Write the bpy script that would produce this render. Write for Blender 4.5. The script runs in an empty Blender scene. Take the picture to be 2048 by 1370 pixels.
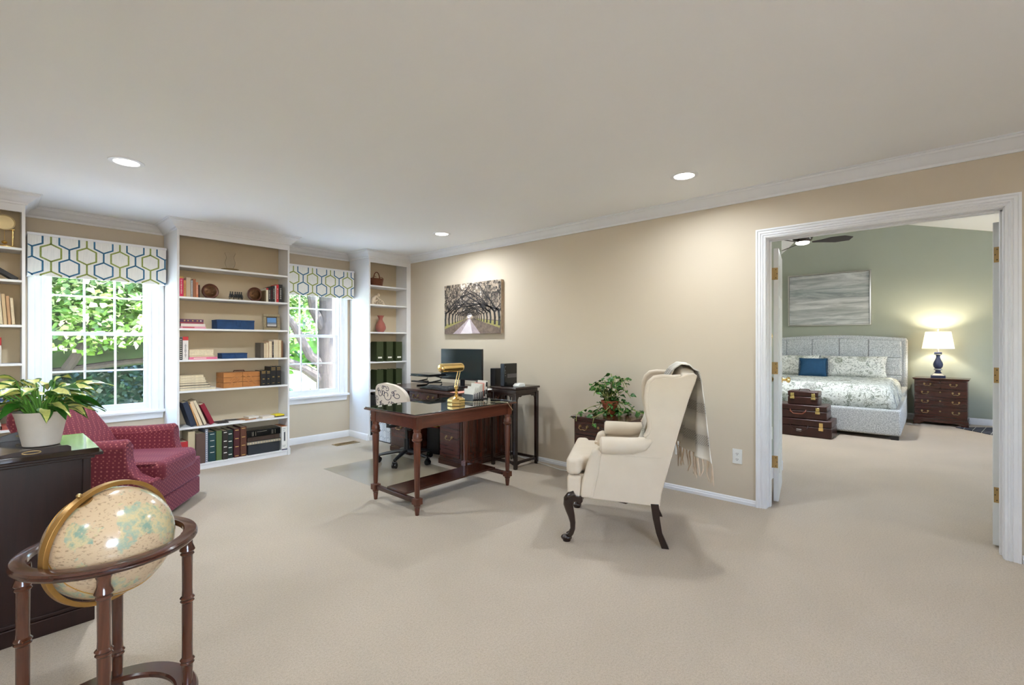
import bpy, bmesh, math, random
from mathutils import Matrix, Vector
D = bpy.data
COL = bpy.context.scene.collection
SC = bpy.context.scene
PI = math.pi
R = random.Random(7)

# ---------------------------------------------------------------- camera
cam = D.cameras.new('camera'); cam.sensor_width = 36.0; cam.lens = 947 / 2048 * 36.0
cam.clip_start = 0.05; cam.clip_end = 200
camo = D.objects.new('camera', cam); COL.objects.link(camo)
camo.location = (0, 0, 1.26)
camo.rotation_euler = (math.radians(90), 0, math.radians(41.72 - 90))
SC.camera = camo

# ---------------------------------------------------------------- view, world, sun
SC.view_settings.view_transform = 'Standard'
SC.view_settings.look = 'None'
SC.view_settings.exposure = 0.38
SC.view_settings.gamma = 1.0
SC.view_settings.use_curve_mapping = False
W = D.worlds.new('world'); SC.world = W; W.use_nodes = True
_nt = W.node_tree
_bg = _nt.nodes['Background']
_sky = _nt.nodes.new('ShaderNodeTexSky')
_sky.sky_type = 'NISHITA'; _sky.sun_disc = False
_sky.sun_elevation = math.radians(52); _sky.sun_rotation = math.radians(200)
_nt.links.new(_sky.outputs[0], _bg.inputs[0])
_bg.inputs[1].default_value = 5.0
sl = D.lights.new('sun', 'SUN'); sl.energy = 64.0; sl.angle = math.radians(0.6); sl.color = (1, .96, .88)
slo = D.objects.new('sun', sl); COL.objects.link(slo)
slo.rotation_euler = Vector((-0.42, 0.36, -0.95)).to_track_quat('-Z', 'Y').to_euler()
LAMP_W = 21.0       # each recessed downlight
BED_W = 46.0        # bedroom fan light
GAIN = 1.0

# ---------------------------------------------------------------- colours and materials
def lin(c):
    return c / 12.92 if c <= 0.04045 else ((c + 0.055) / 1.055) ** 2.4
def C(h):
    if isinstance(h, (tuple, list)): return tuple(lin(x / 255) for x in h[:3]) + (1,)
    h = h.lstrip('#'); return tuple(lin(int(h[i:i + 2], 16) / 255) for i in (0, 2, 4)) + (1,)
class G:
    """small node-graph helper"""
    def __init__(s, name):
        s.m = D.materials.new(name); s.m.use_nodes = True
        s.t = s.m.node_tree; s.b = s.t.nodes['Principled BSDF']; s.out = s.t.nodes['Material Output']
    def n(s, typ, ins=None, **kw):
        nd = s.t.nodes.new('ShaderNode' + typ)
        for k, v in kw.items(): setattr(nd, k, v)
        for k, v in (ins or {}).items(): s.set(nd, k, v)
        return nd
    def set(s, nd, k, v):
        i = nd.inputs[k]
        if isinstance(v, bpy.types.NodeSocket): s.t.links.new(v, i)
        elif isinstance(v, bpy.types.Node): s.t.links.new(v.outputs[0], i)
        else: i.default_value = v
    def P(s, **kw):
        for k, v in kw.items(): s.set(s.b, k.replace('_', ' '), v)
        return s
    def co(s, scale=(1, 1, 1), kind='Object', rot=(0, 0, 0), loc=(0, 0, 0)):
        tc = s.n('TexCoord'); mp = s.n('Mapping', {'Vector': tc.outputs[kind], 'Scale': scale, 'Rotation': rot, 'Location': loc})
        return mp.outputs[0]
    def noise(s, vec, scale=5, detail=4, rough=.5, dist=0):
        return s.n('TexNoise', {'Vector': vec, 'Scale': scale, 'Detail': detail, 'Roughness': rough, 'Distortion': dist}).outputs[0]
    def ramp(s, fac, stops, interp='LINEAR'):
        r = s.n('ValToRGB', {'Fac': fac}); r.color_ramp.interpolation = interp
        e = r.color_ramp.elements
        while len(e) < len(stops): e.new(.5)
        for i, (p, c) in enumerate(stops):
            e[i].position = p; e[i].color = c if len(c) == 4 and not isinstance(c, str) else C(c)
        return r.outputs[0]
    def mix(s, f, a, b, mode='MIX'):
        nd = s.n('MixRGB', blend_type=mode)
        s.set(nd, 'Fac', f); s.set(nd, 'Color1', a); s.set(nd, 'Color2', b)
        return nd.outputs[0]
    def math(s, op, a, b=0.0, c=None):
        nd = s.n('Math', operation=op); s.set(nd, 0, a); s.set(nd, 1, b)
        if c is not None: s.set(nd, 2, c)
        return nd.outputs[0]
    def bump(s, h, strength=.3, dist=.01):
        b = s.n('Bump', {'Height': h, 'Strength': strength, 'Distance': dist}); s.set(s.b, 'Normal', b.outputs[0]); return s
BW = ((0, 0, 0, 1), (1, 1, 1, 1))
def plain(name, col, rough=.5, metal=0.0, var=0.06, nscale=12, bump=0.0, bscale=150, **kw):
    g = G(name); c = C(col); v = g.co()
    n = g.noise(v, nscale, 3)
    lo = tuple(x * (1 - var) for x in c[:3]) + (1,); hi = tuple(min(1, x * (1 + var)) for x in c[:3]) + (1,)
    g.P(Base_Color=g.ramp(n, [(.3, lo), (.7, hi)]), Roughness=rough, Metallic=metal)
    if bump: g.bump(g.noise(v, bscale, 3), bump, .004)
    for k, x in kw.items(): g.set(g.b, k.replace('_', ' '), x)
    return g.m
def wood(name, dark, light, rough=.25, axis='X', scale=1.0, spec=.5, coat=0.0):
    g = G(name); sc = {'X': (1.2, 14, 14), 'Y': (14, 1.2, 14), 'Z': (14, 14, 1.2)}[axis]
    v = g.co(tuple(x * scale for x in sc))
    n = g.noise(v, 2.2, 8, .62, .6); n2 = g.noise(g.co((1, 1, 1)), 1.7, 2)
    g.P(Base_Color=g.mix(g.math('MULTIPLY', n2, .35), g.ramp(n, [(.25, C(dark)), (.75, C(light))]), C(dark)), Roughness=rough)
    g.set(g.b, 'Specular IOR Level', spec); g.set(g.b, 'Coat Weight', coat); g.set(g.b, 'Coat Roughness', .08)
    return g.m
def emit(name, col, strength):
    g = G(name); g.P(Base_Color=C(col), Emission_Color=C(col), Emission_Strength=strength); return g.m

M = {}
M['wall'] = plain('tan wall paint', (207, 194, 174), .85, var=.015, nscale=1.5, bump=.06, bscale=220)
M['wallgreen'] = plain('sage green wall paint', (165, 171, 157), .85, var=.02, nscale=1.5, bump=.05, bscale=220)
M['ceil'] = plain('white ceiling paint', (246, 246, 246), .9, var=.01, nscale=1, bump=.08, bscale=300)
M['trim'] = plain('white trim paint', (236, 237, 240), .4, var=.01)
M['door'] = plain('white door paint', (228, 230, 230), .4, var=.01)
g = G('beige cut pile carpet'); v = g.co()
n1 = g.noise(v, 260, 2, .7); n2 = g.noise(v, 1.1, 3, .5, .8); n3 = g.noise(v, 60, 3, .6)
base = g.ramp(n2, [(.3, C((186, 171, 150))), (.7, C((199, 183, 162)))])
n4 = g.noise(v, 105, 3, .75); g.P(Base_Color=g.mix(g.ramp(g.mix(.5, n1, n4), [(.36, (.55, .55, .55, 1)), (.56, (0, 0, 0, 1))]), base, C((140, 124, 105))), Roughness=.97)
g.set(g.b, 'Sheen Weight', .25); g.bump(g.math('ADD', n1, g.math('MULTIPLY', n3, .6)), .55, .008); M['carpet'] = g.m
M['mahog'] = wood('dark mahogany', (40, 17, 11), (82, 38, 24), .22, 'X', coat=.3)
M['mahogy'] = wood('dark mahogany long grain', (38, 16, 12), (78, 36, 25), .22, 'Y', coat=.3)
M['mahogz'] = wood('dark mahogany upright grain', (40, 18, 12), (86, 41, 26), .22, 'Z', coat=.3)
M['walnut'] = wood('reddish walnut', (62, 28, 18), (112, 58, 36), .28, 'Z', coat=.25)
M['walnutx'] = wood('reddish walnut long grain', (66, 32, 22), (108, 58, 38), .28, 'X', coat=.25)
M['darkwood'] = wood('nearly black stained wood', (24, 13, 11), (50, 27, 20), .25, 'Z', coat=.3)
M['pinewood'] = wood('honey coloured wood', (160, 98, 50), (205, 145, 86), .4, 'X')
M['brass'] = plain('polished brass', (238, 208, 142), .16, 1.0, .04)
M['oldbrass'] = plain('aged brass', (176, 150, 104), .35, 1.0, .1)
M['chrome'] = plain('brushed nickel', (196, 194, 188), .3, 1.0, .03)
M['black'] = plain('black plastic', (20, 20, 22), .4)
M['blackgloss'] = plain('glossy black plastic', (14, 16, 18), .12)
M['screen'] = plain('dark screen glass', (34, 46, 48), .12, var=.02)
M['whitepl'] = plain('white plastic', (232, 232, 228), .4, var=.02)
M['paper'] = plain('white paper', (236, 232, 222), .8, var=.03)
M['pages'] = plain('cream book pages', (222, 208, 180), .85, var=.08, nscale=60)
g = G('thin clear glass'); tr = g.n('BsdfTransparent'); gl = g.n('BsdfGlossy', {'Roughness': .02})
fr = g.math('POWER', g.n('LayerWeight', {'Blend': .5}).outputs[1], 5.0); mx = g.n('MixShader', {'Fac': g.math('MULTIPLY_ADD', fr, .6, .03)})
g.t.links.new(tr.outputs[0], mx.inputs[1]); g.t.links.new(gl.outputs[0], mx.inputs[2]); g.t.links.new(mx.outputs[0], g.out.inputs[0]); M['pane'] = g.m

# ---------------------------------------------------------------- mesh builder
class MB:
    def __init__(s): s.v = []; s.f = []; s.mi = []; s.T = Matrix.Identity(4)
    def add(s, vs, fs, mi=0):
        o = len(s.v); s.v += [tuple(s.T @ Vector(p)) for p in vs]
        s.f += [tuple(i + o for i in f) for f in fs]; s.mi += [mi] * len(fs); return s
    def box(s, a, b, mi=0):
        x0, y0, z0 = a; x1, y1, z1 = b
        return s.add([(x0, y0, z0), (x1, y0, z0), (x1, y1, z0), (x0, y1, z0), (x0, y0, z1), (x1, y0, z1), (x1, y1, z1), (x0, y1, z1)],
                     [(3, 2, 1, 0), (4, 5, 6, 7), (0, 1, 5, 4), (1, 2, 6, 5), (2, 3, 7, 6), (3, 0, 4, 7)], mi)
    def lathe(s, prof, c=(0, 0, 0), n=24, mi=0, sq=None, ph=0.0):
        vs = []; fs = []
        for r, z in prof:
            for k in range(n):
                a = 2 * PI * k / n + ph
                vs.append((c[0] + r * math.cos(a), c[1] + r * math.sin(a), c[2] + z))
        for j in range(len(prof) - 1):
            for k in range(n):
                k2 = (k + 1) % n; fs.append((j * n + k, j * n + k2, (j + 1) * n + k2, (j + 1) * n + k))
        fs.append(tuple(range(n - 1, -1, -1))); fs.append(tuple((len(prof) - 1) * n + k for k in range(n)))
        return s.add(vs, fs, mi)
    def tube(s, pts, r, n=10, mi=0, closed=False, flat=1.0):
        pts = [Vector(p) for p in pts]; m = len(pts); rr = r if isinstance(r, (list, tuple)) else [r] * m
        vs = []; fs = []; up = None
        for i, p in enumerate(pts):
            if closed: t = pts[(i + 1) % m] - pts[i - 1]
            else: t = pts[min(i + 1, m - 1)] - pts[max(i - 1, 0)]
            if t.length < 1e-9: t = Vector((0, 0, 1))
            t.normalize()
            if up is None:
                up = Vector((0, 0, 1)) if abs(t.z) < .9 else Vector((1, 0, 0))
            a = t.cross(up); 
            if a.length < 1e-6: a = t.cross(Vector((1, 0, 0)))
            a.normalize(); b = a.cross(t).normalized(); up = b
            for k in range(n):
                w = 2 * PI * k / n
                vs.append(tuple(p + a * (rr[i] * math.cos(w)) + b * (rr[i] * flat * math.sin(w))))
        L = m if closed else m - 1
        for i in range(L):
            i2 = (i + 1) % m
            for k in range(n):
                k2 = (k + 1) % n; fs.append((i * n + k, i * n + k2, i2 * n + k2, i2 * n + k))
        if not closed:
            fs.append(tuple(range(n - 1, -1, -1))); fs.append(tuple((m - 1) * n + k for k in range(n)))
        return s.add(vs, fs, mi)
    def cyl(s, a, b, r, r2=None, n=16, mi=0): return s.tube([a, b], [r, r if r2 is None else r2], n, mi)
    def prism(s, poly, axis, a, b, mi=0):
        def q(p, h): return {'x': (h, p[0], p[1]), 'y': (p[0], h, p[1]), 'z': (p[0], p[1], h)}[axis]
        n = len(poly); vs = [q(p, a) for p in poly] + [q(p, b) for p in poly]
        fs = [tuple(range(n)), tuple(range(2 * n - 1, n - 1, -1))] + [(i, i + n, (i + 1) % n + n, (i + 1) % n) for i in range(n)]
        return s.add(vs, fs, mi)
    def ell(s, c, r, n=16, mi=0, e=1.0):
        vs = []; fs = []; m = n // 2
        pw = lambda x: math.copysign(abs(x) ** e, x)
        for j in range(m + 1):
            ph = -PI / 2 + PI * j / m
            for k in range(n):
                th = 2 * PI * k / n
                vs.append((c[0] + r[0] * pw(math.cos(ph)) * pw(math.cos(th)), c[1] + r[1] * pw(math.cos(ph)) * pw(math.sin(th)), c[2] + r[2] * pw(math.sin(ph))))
        for j in range(m):
            for k in range(n):
                k2 = (k + 1) % n; fs.append((j * n + k, j * n + k2, (j + 1) * n + k2, (j + 1) * n + k))
        return s.add(vs, fs, mi)
    def grid(s, fn, nu, nv, mi=0, thick=None):
        vs = [fn(i / nu, j / nv) for j in range(nv + 1) for i in range(nu + 1)]
        fs = []; ms = []
        for j in range(nv):
            for i in range(nu):
                a = j * (nu + 1) + i; fs.append((a, a + 1, a + nu + 2, a + nu + 1))
                ms.append(mi((i + .5) / nu, (j + .5) / nv) if callable(mi) else mi)
        o = len(s.v); s.v += [tuple(s.T @ Vector(p)) for p in vs]
        s.f += [tuple(i + o for i in f) for f in fs]; s.mi += ms; return s
    def build(s, name, mats, parent=None, bev=0, sub=0, solid=0, smooth=35, recalc=True, seg=2):
        me = D.meshes.new(name); me.from_pydata(s.v, [], s.f)
        if not isinstance(mats, (list, tuple)): mats = [mats]
        for m in mats: me.materials.append(M[m] if isinstance(m, str) else m)
        if len(mats) > 1: me.polygons.foreach_set('material_index', s.mi)
        if recalc:
            bm = bmesh.new(); bm.from_mesh(me); bmesh.ops.recalc_face_normals(bm, faces=bm.faces); bm.to_mesh(me); bm.free()
        if smooth: 
            me.shade_smooth(); me.set_sharp_from_angle(angle=math.radians(smooth))
        me.update()
        o = D.objects.new(name, me); COL.objects.link(o)
        if parent: o.parent = parent
        if solid:
            md = o.modifiers.new('solid', 'SOLIDIFY'); md.thickness = solid; md.offset = 0
        if bev:
            md = o.modifiers.new('bevel', 'BEVEL'); md.width = bev; md.segments = seg; md.limit_method = 'ANGLE'; md.angle_limit = math.radians(40)
            md.harden_normals = False
        if sub:
            md = o.modifiers.new('sub', 'SUBSURF'); md.levels = sub; md.render_levels = sub
        return o
def bx(name, a, b, mat, parent=None, bev=.003, **kw):
    return MB().box(a, b).build(name, mat, parent, bev=bev, **kw)
def tag(o, label, cat, group=None, kind=None):
    if label: o['label'] = label
    if cat: o['category'] = cat
    if group: o['group'] = group
    if kind: o['kind'] = kind
    return o
def thing(name, label, cat, loc=(0, 0, 0), rz=0.0, group=None):
    o = D.objects.new(name, None); COL.objects.link(o); o.empty_display_size = .1
    o.location = loc; o.rotation_euler = (0, 0, rz); return tag(o, label, cat, group)
def struct(o): o['kind'] = 'structure'; return o
def dup(root, loc=None, rz=None, label=None, group=None, sc=None):
    r = root.copy(); COL.objects.link(r)
    if loc is not None: r.location = loc
    if rz is not None: r.rotation_euler = (0, 0, rz)
    if label: r['label'] = label
    if group: r['group'] = group
    def rec(o, p):
        for ch in list(o.children):
            if ch.type == 'LIGHT': l = ch.copy(); COL.objects.link(l); l.parent = p; continue
            c = ch.copy(); COL.objects.link(c); c.parent = p; rec(ch, c)
    rec(root, r); return r
def strip(mb, pts, w, y, mi, rect=None, axis='y', taper=None):
    """flat ribbon along 2-D points (a,b) in a vertical plane; rect clips it"""
    for i in range(len(pts) - 1):
        (x0, z0), (x1, z1) = pts[i], pts[i + 1]
        if rect:
            t0, t1 = 0.0, 1.0; dx, dz = x1 - x0, z1 - z0; ok = True
            for p, q in ((-dx, x0 - rect[0]), (dx, rect[2] - x0), (-dz, z0 - rect[1]), (dz, rect[3] - z0)):
                if abs(p) < 1e-12:
                    if q < 0: ok = False
                else:
                    t = q / p
                    if p < 0: t0 = max(t0, t)
                    else: t1 = min(t1, t)
            if not ok or t0 >= t1: continue
            x0, z0, x1, z1 = x0 + dx * t0, z0 + dz * t0, x0 + dx * t1, z0 + dz * t1
        L = math.hypot(x1 - x0, z1 - z0)
        if L < 1e-6: continue
        wa = w if taper is None else taper[i]; wb = w if taper is None else taper[i + 1]
        nx, nz = -(z1 - z0) / L / 2, (x1 - x0) / L / 2; ex, ez = (x1 - x0) / L * min(w, wa) * .2, (z1 - z0) / L * min(w, wa) * .2
        c = [(x0 + nx * wa - ex, z0 + nz * wa - ez), (x0 - nx * wa - ex, z0 - nz * wa - ez), (x1 - nx * wb + ex, z1 - nz * wb + ez), (x1 + nx * wb + ex, z1 + nz * wb + ez)]
        if rect: c = [(min(max(a, rect[0]), rect[2]), min(max(b, rect[1]), rect[3])) for a, b in c]
        if axis == 'y': mb.add([(a, y, b) for a, b in c], [(0, 1, 2, 3)], mi)
        elif axis == 'x': mb.add([(y, a, b) for a, b in c], [(0, 1, 2, 3)], mi)
        else: mb.add([(a, b, y) for a, b in c], [(0, 1, 2, 3)], mi)
def sweep(path, prof, closed=False, inward=1):
    """sweep a profile [(out, z)] along an XY path with mitred corners; out goes to the left of travel * inward"""
    mb = MB(); n = len(path); rings = []
    for i, p in enumerate(path):
        def nrm(a, b):
            d = Vector((b[0] - a[0], b[1] - a[1])); d.normalize(); return Vector((-d.y, d.x)) * inward
        ns = []
        if closed or i > 0: ns.append(nrm(path[i - 1], p))
        if closed or i < n - 1: ns.append(nrm(p, path[(i + 1) % n]))
        if len(ns) == 2:
            m = ns[0] + ns[1]; m = m / max(1e-6, 1 + ns[0].dot(ns[1]))
        else: m = ns[0]
        rings.append([(p[0] + m.x * o, p[1] + m.y * o, z) for o, z in prof])
    k = len(prof); vs = [q for r in rings for q in r]; fs = []
    for i in range(n if closed else n - 1):
        j = (i + 1) % n
        for a in range(k):
            b = (a + 1) % k; fs.append((i * k + a, i * k + b, j * k + b, j * k + a))
    if not closed: fs += [tuple(range(k)), tuple((n - 1) * k + a for a in range(k - 1, -1, -1))]
    return mb.add(vs, fs)
# ================================================================ THE SETTING
XR = 3.96; YW = 5.89; H = 2.44; XL = -2.1; YB = -2.4
struct(bx('floor', (XL - .2, YB - .2, -.06), (10.4, YW + .15, 0), 'carpet', bev=0))
# main ceiling
struct(bx('ceiling', (XL - .15, YB - .15, H), (XR + .07, YW + .15, H + .1), 'ceil', bev=0))
# window wall with two openings
WX = (.37, 2.395); WW = .775; WZ0, WZ1 = .585, 2.09
mb = MB(); xs = [XL - .15, WX[0], WX[0] + WW, WX[1], WX[1] + WW, XR + .14]
for i in (0, 2, 4): mb.box((xs[i], YW, 0), (xs[i + 1], YW + .14, H))
for x in WX: mb.box((x, YW, 0), (x + WW, YW + .14, WZ0)); mb.box((x, YW, WZ1), (x + WW, YW + .14, H))
struct(mb.build('wall_back', 'wall'))
# right wall with the double door opening
DY0, DY1, DZ = -.318, .963, 2.063
mb = MB(); mb.box((XR, YB, 0), (XR + .14, DY0, 2.44)); mb.box((XR, DY1, 0), (XR + .14, YW, 2.44)); mb.box((XR, DY0, DZ), (XR + .14, DY1, 2.44))
struct(mb.build('wall_right', 'wall'))
# left wall and the wall behind the camera
struct(bx('wall_left', (XL - .14, YB, 0), (XL, YW, H), 'wall', bev=0))
mb = MB(); wa, wb = -.85, .35; mb.box((XL, YB - .14, 0), (wa, YB, H)); mb.box((wb, YB - .14, 0), (XR + .14, YB, H)); mb.box((wa, YB - .14, 0), (wb, YB, 1.05)); mb.box((wa, YB - .14, 2.1), (wb, YB, H))
struct(mb.build('wall_front', 'wall'))
e = thing('window_3', None, None, (-.25, YB - .07, 0)); struct(e); fm = MB()  # unseen window, added behind the camera to fill the room with daylight
for a in (-.60, -.015, .57): fm.box((a, -.03, 1.05), (a + .03, .03, 2.1))
fm.box((-.6, -.03, 1.05), (.6, .03, 1.09)).box((-.6, -.03, 2.06), (.6, .03, 2.1)).box((-.6, -.03, 1.56), (.6, .03, 1.59)); fm.build('window_frame', 'trim', e, bev=.002)
MB().box((-.57, -.002, 1.09), (.57, .002, 2.06)).build('pane', 'pane', e, smooth=0)
# crown moulding following the wall and the bookcase fronts
crown = [(0, 2.352), (.012, 2.352), (.016, 2.368), (.03, 2.376), (.045, 2.395), (.062, 2.412), (.08, 2.42), (.084, 2.432), (.094, 2.434), (.094, 2.4399), (0, 2.4399)]
CY = 5.405
path = [(XR, YB), (XR, CY), (3.31, CY), (3.31, YW), (2.307, YW), (2.307, CY), (1.248, CY), (1.248, YW), (.236, YW), (.236, CY), (-.80, CY), (-.80, YW), (XL, YW), (XL, YB)]
struct(sweep(path, crown, closed=True).build('trim_1', 'trim', smooth=25))
# baseboards
bb = [(0, 0), (.014, 0), (.014, .068), (.009, .078), (0, .084)]
struct(sweep([(3.31, CY + .01), (3.31, YW), (2.307, YW), (2.307, CY + .01)], bb).build('baseboard_back', 'trim'))
struct(sweep([(1.248, CY + .01), (1.248, YW), (.236, YW), (.236, CY + .01)], bb).build('baseboard_recess', 'trim'))
bl = [(0, 0), (.016, 0), (.016, .022), (.010, .028), (.010, .036), (.004, .044), (0, .044)]
struct(sweep([(XR, DY1 + .058), (XR, CY - .01)], bl).build('baseboard_right', 'trim'))
struct(sweep([(XR, YB), (XR, DY0 - .058)], bl).build('baseboard_front', 'trim'))
# door casing: profile along the opening, both sides, and jambs
def casing(x, sgn, name):
    mb = MB(); w = .066
    prof = [(0, 0), (0, .010), (.010, .014), (.013, .010), (.022, .018), (.026, .013), (.032, .013), (.036, .020), (.050, .020), (.055, .026), (w, .026), (w, 0)]   # (across, out)
    y0, y1, zt = DY0 + .012, DY1 - .012, DZ - .012
    path = [(y0, 0, -1, 0), (y0, zt, -1, 1), (y1, zt, 1, 1), (y1, 0, 1, 0)]
    k = len(prof); vs = []; fs = []
    for (y, z, dy, dz) in path:
        for a, o in prof: vs.append((x - sgn * o, y + dy * a, z + dz * a))
    for i in range(3):
        for a in range(k - 1): fs.append((i * k + a, i * k + a + 1, (i + 1) * k + a + 1, (i + 1) * k + a))
    mb.add(vs, fs); return struct(mb.build(name, 'trim', smooth=20))
casing(XR, 1, 'trim_2'); casing(XR + .14, -1, 'trim_3')
mb = MB(); mb.box((XR - .002, DY0 - .001, 0), (XR + .142, DY0 + .018, DZ)); mb.box((XR - .002, DY1 - .018, 0), (XR + .142, DY1 + .001, DZ)); mb.box((XR - .002, DY0, DZ - .018), (XR + .142, DY1, DZ + .001))
mb.box((XR + .06, DY0 + .018, 0), (XR + .10, DY0 + .028, DZ - .018)); mb.box((XR + .06, DY1 - .028, 0), (XR + .10, DY1 - .018, DZ - .018)); mb.box((XR + .06, DY0 + .018, DZ - .028), (XR + .10, DY1 - .018, DZ - .018))
struct(mb.build('trim_4', 'trim', bev=.001))
# windows
def window(n, x):
    e = thing('window_%d' % n, None, None, (x, YW, 0)); struct(e)
    w = WW; fm = MB()
    # jamb lining, casing with a stepped profile, stool, apron
    fm.box((0, -.004, WZ0), (.02, .14, WZ1)).box((w - .02, -.004, WZ0), (w, .14, WZ1)).box((0, -.004, WZ1 - .02), (w, .14, WZ1))
    fm.box((0, 0, WZ0 - .02), (w, .14, WZ0 + .018))
    f = fm.build('window_frame', 'trim', e, bev=.002)
    cm = MB(); pr = [(0, 0), (0, .012), (.012, .018), (.02, .012), (.05, .014), (.062, .024), (.098, .024), (.1, 0)]
    cp = [(0, WZ0, -1, 0), (0, WZ1, -1, 1), (w, WZ1, 1, 1), (w, WZ0, 1, 0)]; k = len(pr)
    vs = [(cx + dx * q, -t, cz + dz * q) for cx, cz, dx, dz in cp for q, t in pr]
    cm.add(vs, [(i * k + q, i * k + q + 1, (i + 1) * k + q + 1, (i + 1) * k + q) for i in range(3) for q in range(k - 1)])
    cm.build('casing', 'trim', e, smooth=20)
    sm = MB().box((-.115, -.055, WZ0 - .026), (w + .115, .0, WZ0 + .002)).box((.0, -.01, WZ0 - .02), (w, .03, WZ0 + .002))
    sm.build('sill', 'trim', e, bev=.006)
    MB().prism([(-.10, WZ0 - .026), (w + .10, WZ0 - .026), (w + .09, WZ0 - .09), (-.09, WZ0 - .09)], 'y', -.018, 0).build('apron', 'trim', e, bev=.003)
    def sash(z0, z1, y, top, nm):
        sm = MB(); b = .038; s0, s1 = .018, w - .018
        bt = .055 if not top else .034; tt = .034 if not top else .045
        sm.box((s0, y, z0), (s0 + b, y + .032, z1)).box((s1 - b, y, z0), (s1, y + .032, z1))
        sm.box((s0 + b, y, z0), (s1 - b, y + .032, z0 + bt)).box((s0 + b, y, z1 - tt), (s1 - b, y + .032, z1))
        s = sm.build(nm, 'trim', e, bev=.002)
        mm = MB(); gx0, gx1 = s0 + b, s1 - b; gz0, gz1 = z0 + bt, z1 - tt
        for k in (1, 2):
            xx = gx0 + (gx1 - gx0) * k / 3; mm.box((xx - .008, y + .008, gz0), (xx + .008, y + .026, gz1))
        zz = (gz0 + gz1) / 2; mm.box((gx0, y + .006, zz - .008), (gx1, y + .024, zz + .008))
        mm.build('muntin', 'trim', s, bev=.002)
        MB().box((gx0 - .004, y + .015, gz0 - .004), (gx1 + .004, y + .018, gz1 + .004)).build('pane', 'pane', s, smooth=0)
    sash(WZ0 + .018, 1.358, .022, False, 'lower_sash')
    sash(1.326, WZ1 - .02, .062, True, 'upper_sash')
    lm = MB().box((w / 2 - .03, .008, 1.358), (w / 2 + .03, .022, 1.37)); lm.build('sash_lock', 'trim', e)
    return e
window(1, WX[0]); window(2, WX[1])
# double doors, opened into the bedroom
def leaf(n, y, hinge_y, ang, sgn, knob):
    e = thing('door_%d' % n, None, None, (XR + .188, hinge_y, .014), ang); struct(e)
    L, T, Z = .60, .035, 1.985; s = sgn
    mb = MB().box((0, min(0, s * T), 0), (L, max(0, s * T), Z))
    d = mb.build('door_leaf', 'door', e, bev=.003)
    pm = MB()
    for (a, b) in ((.10, .27), (.33, .50)):
        for (z0, z1) in ((.2, .80), (.98, 1.52), (1.62, 1.86)):
            for yy in (min(0, s * T) - .004, max(0, s * T)):
                pm.box((a, yy, z0), (b, yy + .004, z1))
    pm.build('panel', 'door', e, bev=.002)
    for z in (.31, 1.045, 1.785):
        hm = MB().box((-.0045, min(s * -.011, s * .030), z - .047), (-.0005, max(s * -.011, s * .030), z + .047))
        for dz in (-.032, 0, .032): hm.cyl((-.0055, s * (.024 if dz == 0 else .016), z + dz), (-.0040, s * (.024 if dz == 0 else .016), z + dz), .0035, n=8, mi=1)
        hm.cyl((-.006, s * -.010, z - .047), (-.006, s * -.010, z + .047), .0065, n=10)
        hm.build('hinge', ['oldbrass', 'black'], e, bev=.0006)
    if knob:
        for q in (1, -1):
            yb = max(0, s * T) if q > 0 else min(0, s * T)
            km = MB(); km.T = Matrix.Translation((L - .06, yb, .92)) @ Matrix.Rotation(-q * PI / 2, 4, 'X')
            km.lathe([(.026, 0), (.026, .006), (.012, .008), (.010, .03), (.02, .036), (.027, .048), (.024, .06), (.01, .066)], n=16)
            km.build('knob', 'brass', e)
    return e
leaf(1, 0, .943, math.radians(9.7), -1, True)
leaf(2, 0, -.304, math.radians(-6), 1, False)
# latch on the left jamb
tag(MB().box((XR + .115, DY1 - .0215, 1.23), (XR + .138, DY1 - .0182, 1.335)).box((XR + .12, DY1 - .026, 1.29), (XR + .134, DY1 - .02, 1.325)).build('door_catch', 'brass', bev=.001), 'small brass catch plate on the left door jamb', 'door catch')
# ---------------- bedroom shell
BX = 10.15; BY0, BY1 = -3.0, 3.6
gp = [(BY0, 0), (BY1, 0), (BY1, 2.05), (2.75, 2.40), (1.65, 3.42), (1.15, 3.42), (BY0, 2.306)]
struct(MB().prism(gp, 'x', BX, BX + .1).build('wall_bedroom_back', 'wallgreen'))
mb = MB(); cp = gp[2:]
for i in range(len(cp) - 1):
    (a, za), (b, zb) = cp[i], cp[i + 1]
    mb.prism([(a, za), (b, zb), (b, zb + .08), (a, za + .08)], 'x', XR + .14, BX + .1)
struct(mb.build('ceiling_bedroom', 'ceil', smooth=0))
mb = MB(); mb.box((XR + .14, BY0 - .1, 0), (6.9, BY0, 2.4)).box((7.9, BY0 - .1, 0), (BX, BY0, 2.4)).box((6.9, BY0 - .1, 0), (7.9, BY0, 1.3)).box((6.9, BY0 - .1, 2.0), (7.9, BY0, 2.4))
struct(mb.build('wall_bedroom_right', 'wallgreen'))
e = thing('window_4', None, None, (7.4, BY0 - .05, 0)); struct(e); fm = MB()
for a in (-.5, -.015, .47): fm.box((a, -.03, 1.3), (a + .03, .03, 2.0))
fm.box((-.5, -.03, 1.3), (.5, .03, 1.33)).box((-.5, -.03, 1.97), (.5, .03, 2.0)); fm.build('window_frame', 'trim', e, bev=.002)
MB().box((-.47, -.002, 1.33), (.47, .002, 1.97)).build('pane', 'pane', e, smooth=0)
struct(bx('wall_bedroom_left', (XR + .14, BY1, 0), (BX, BY1 + .1, 2.2), 'wallgreen', bev=0))
struct(bx('wall_bedroom_closet', (XR + .141, 1.13, 0), (5.28, BY1, 3.5), 'wallgreen', bev=0))
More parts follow.
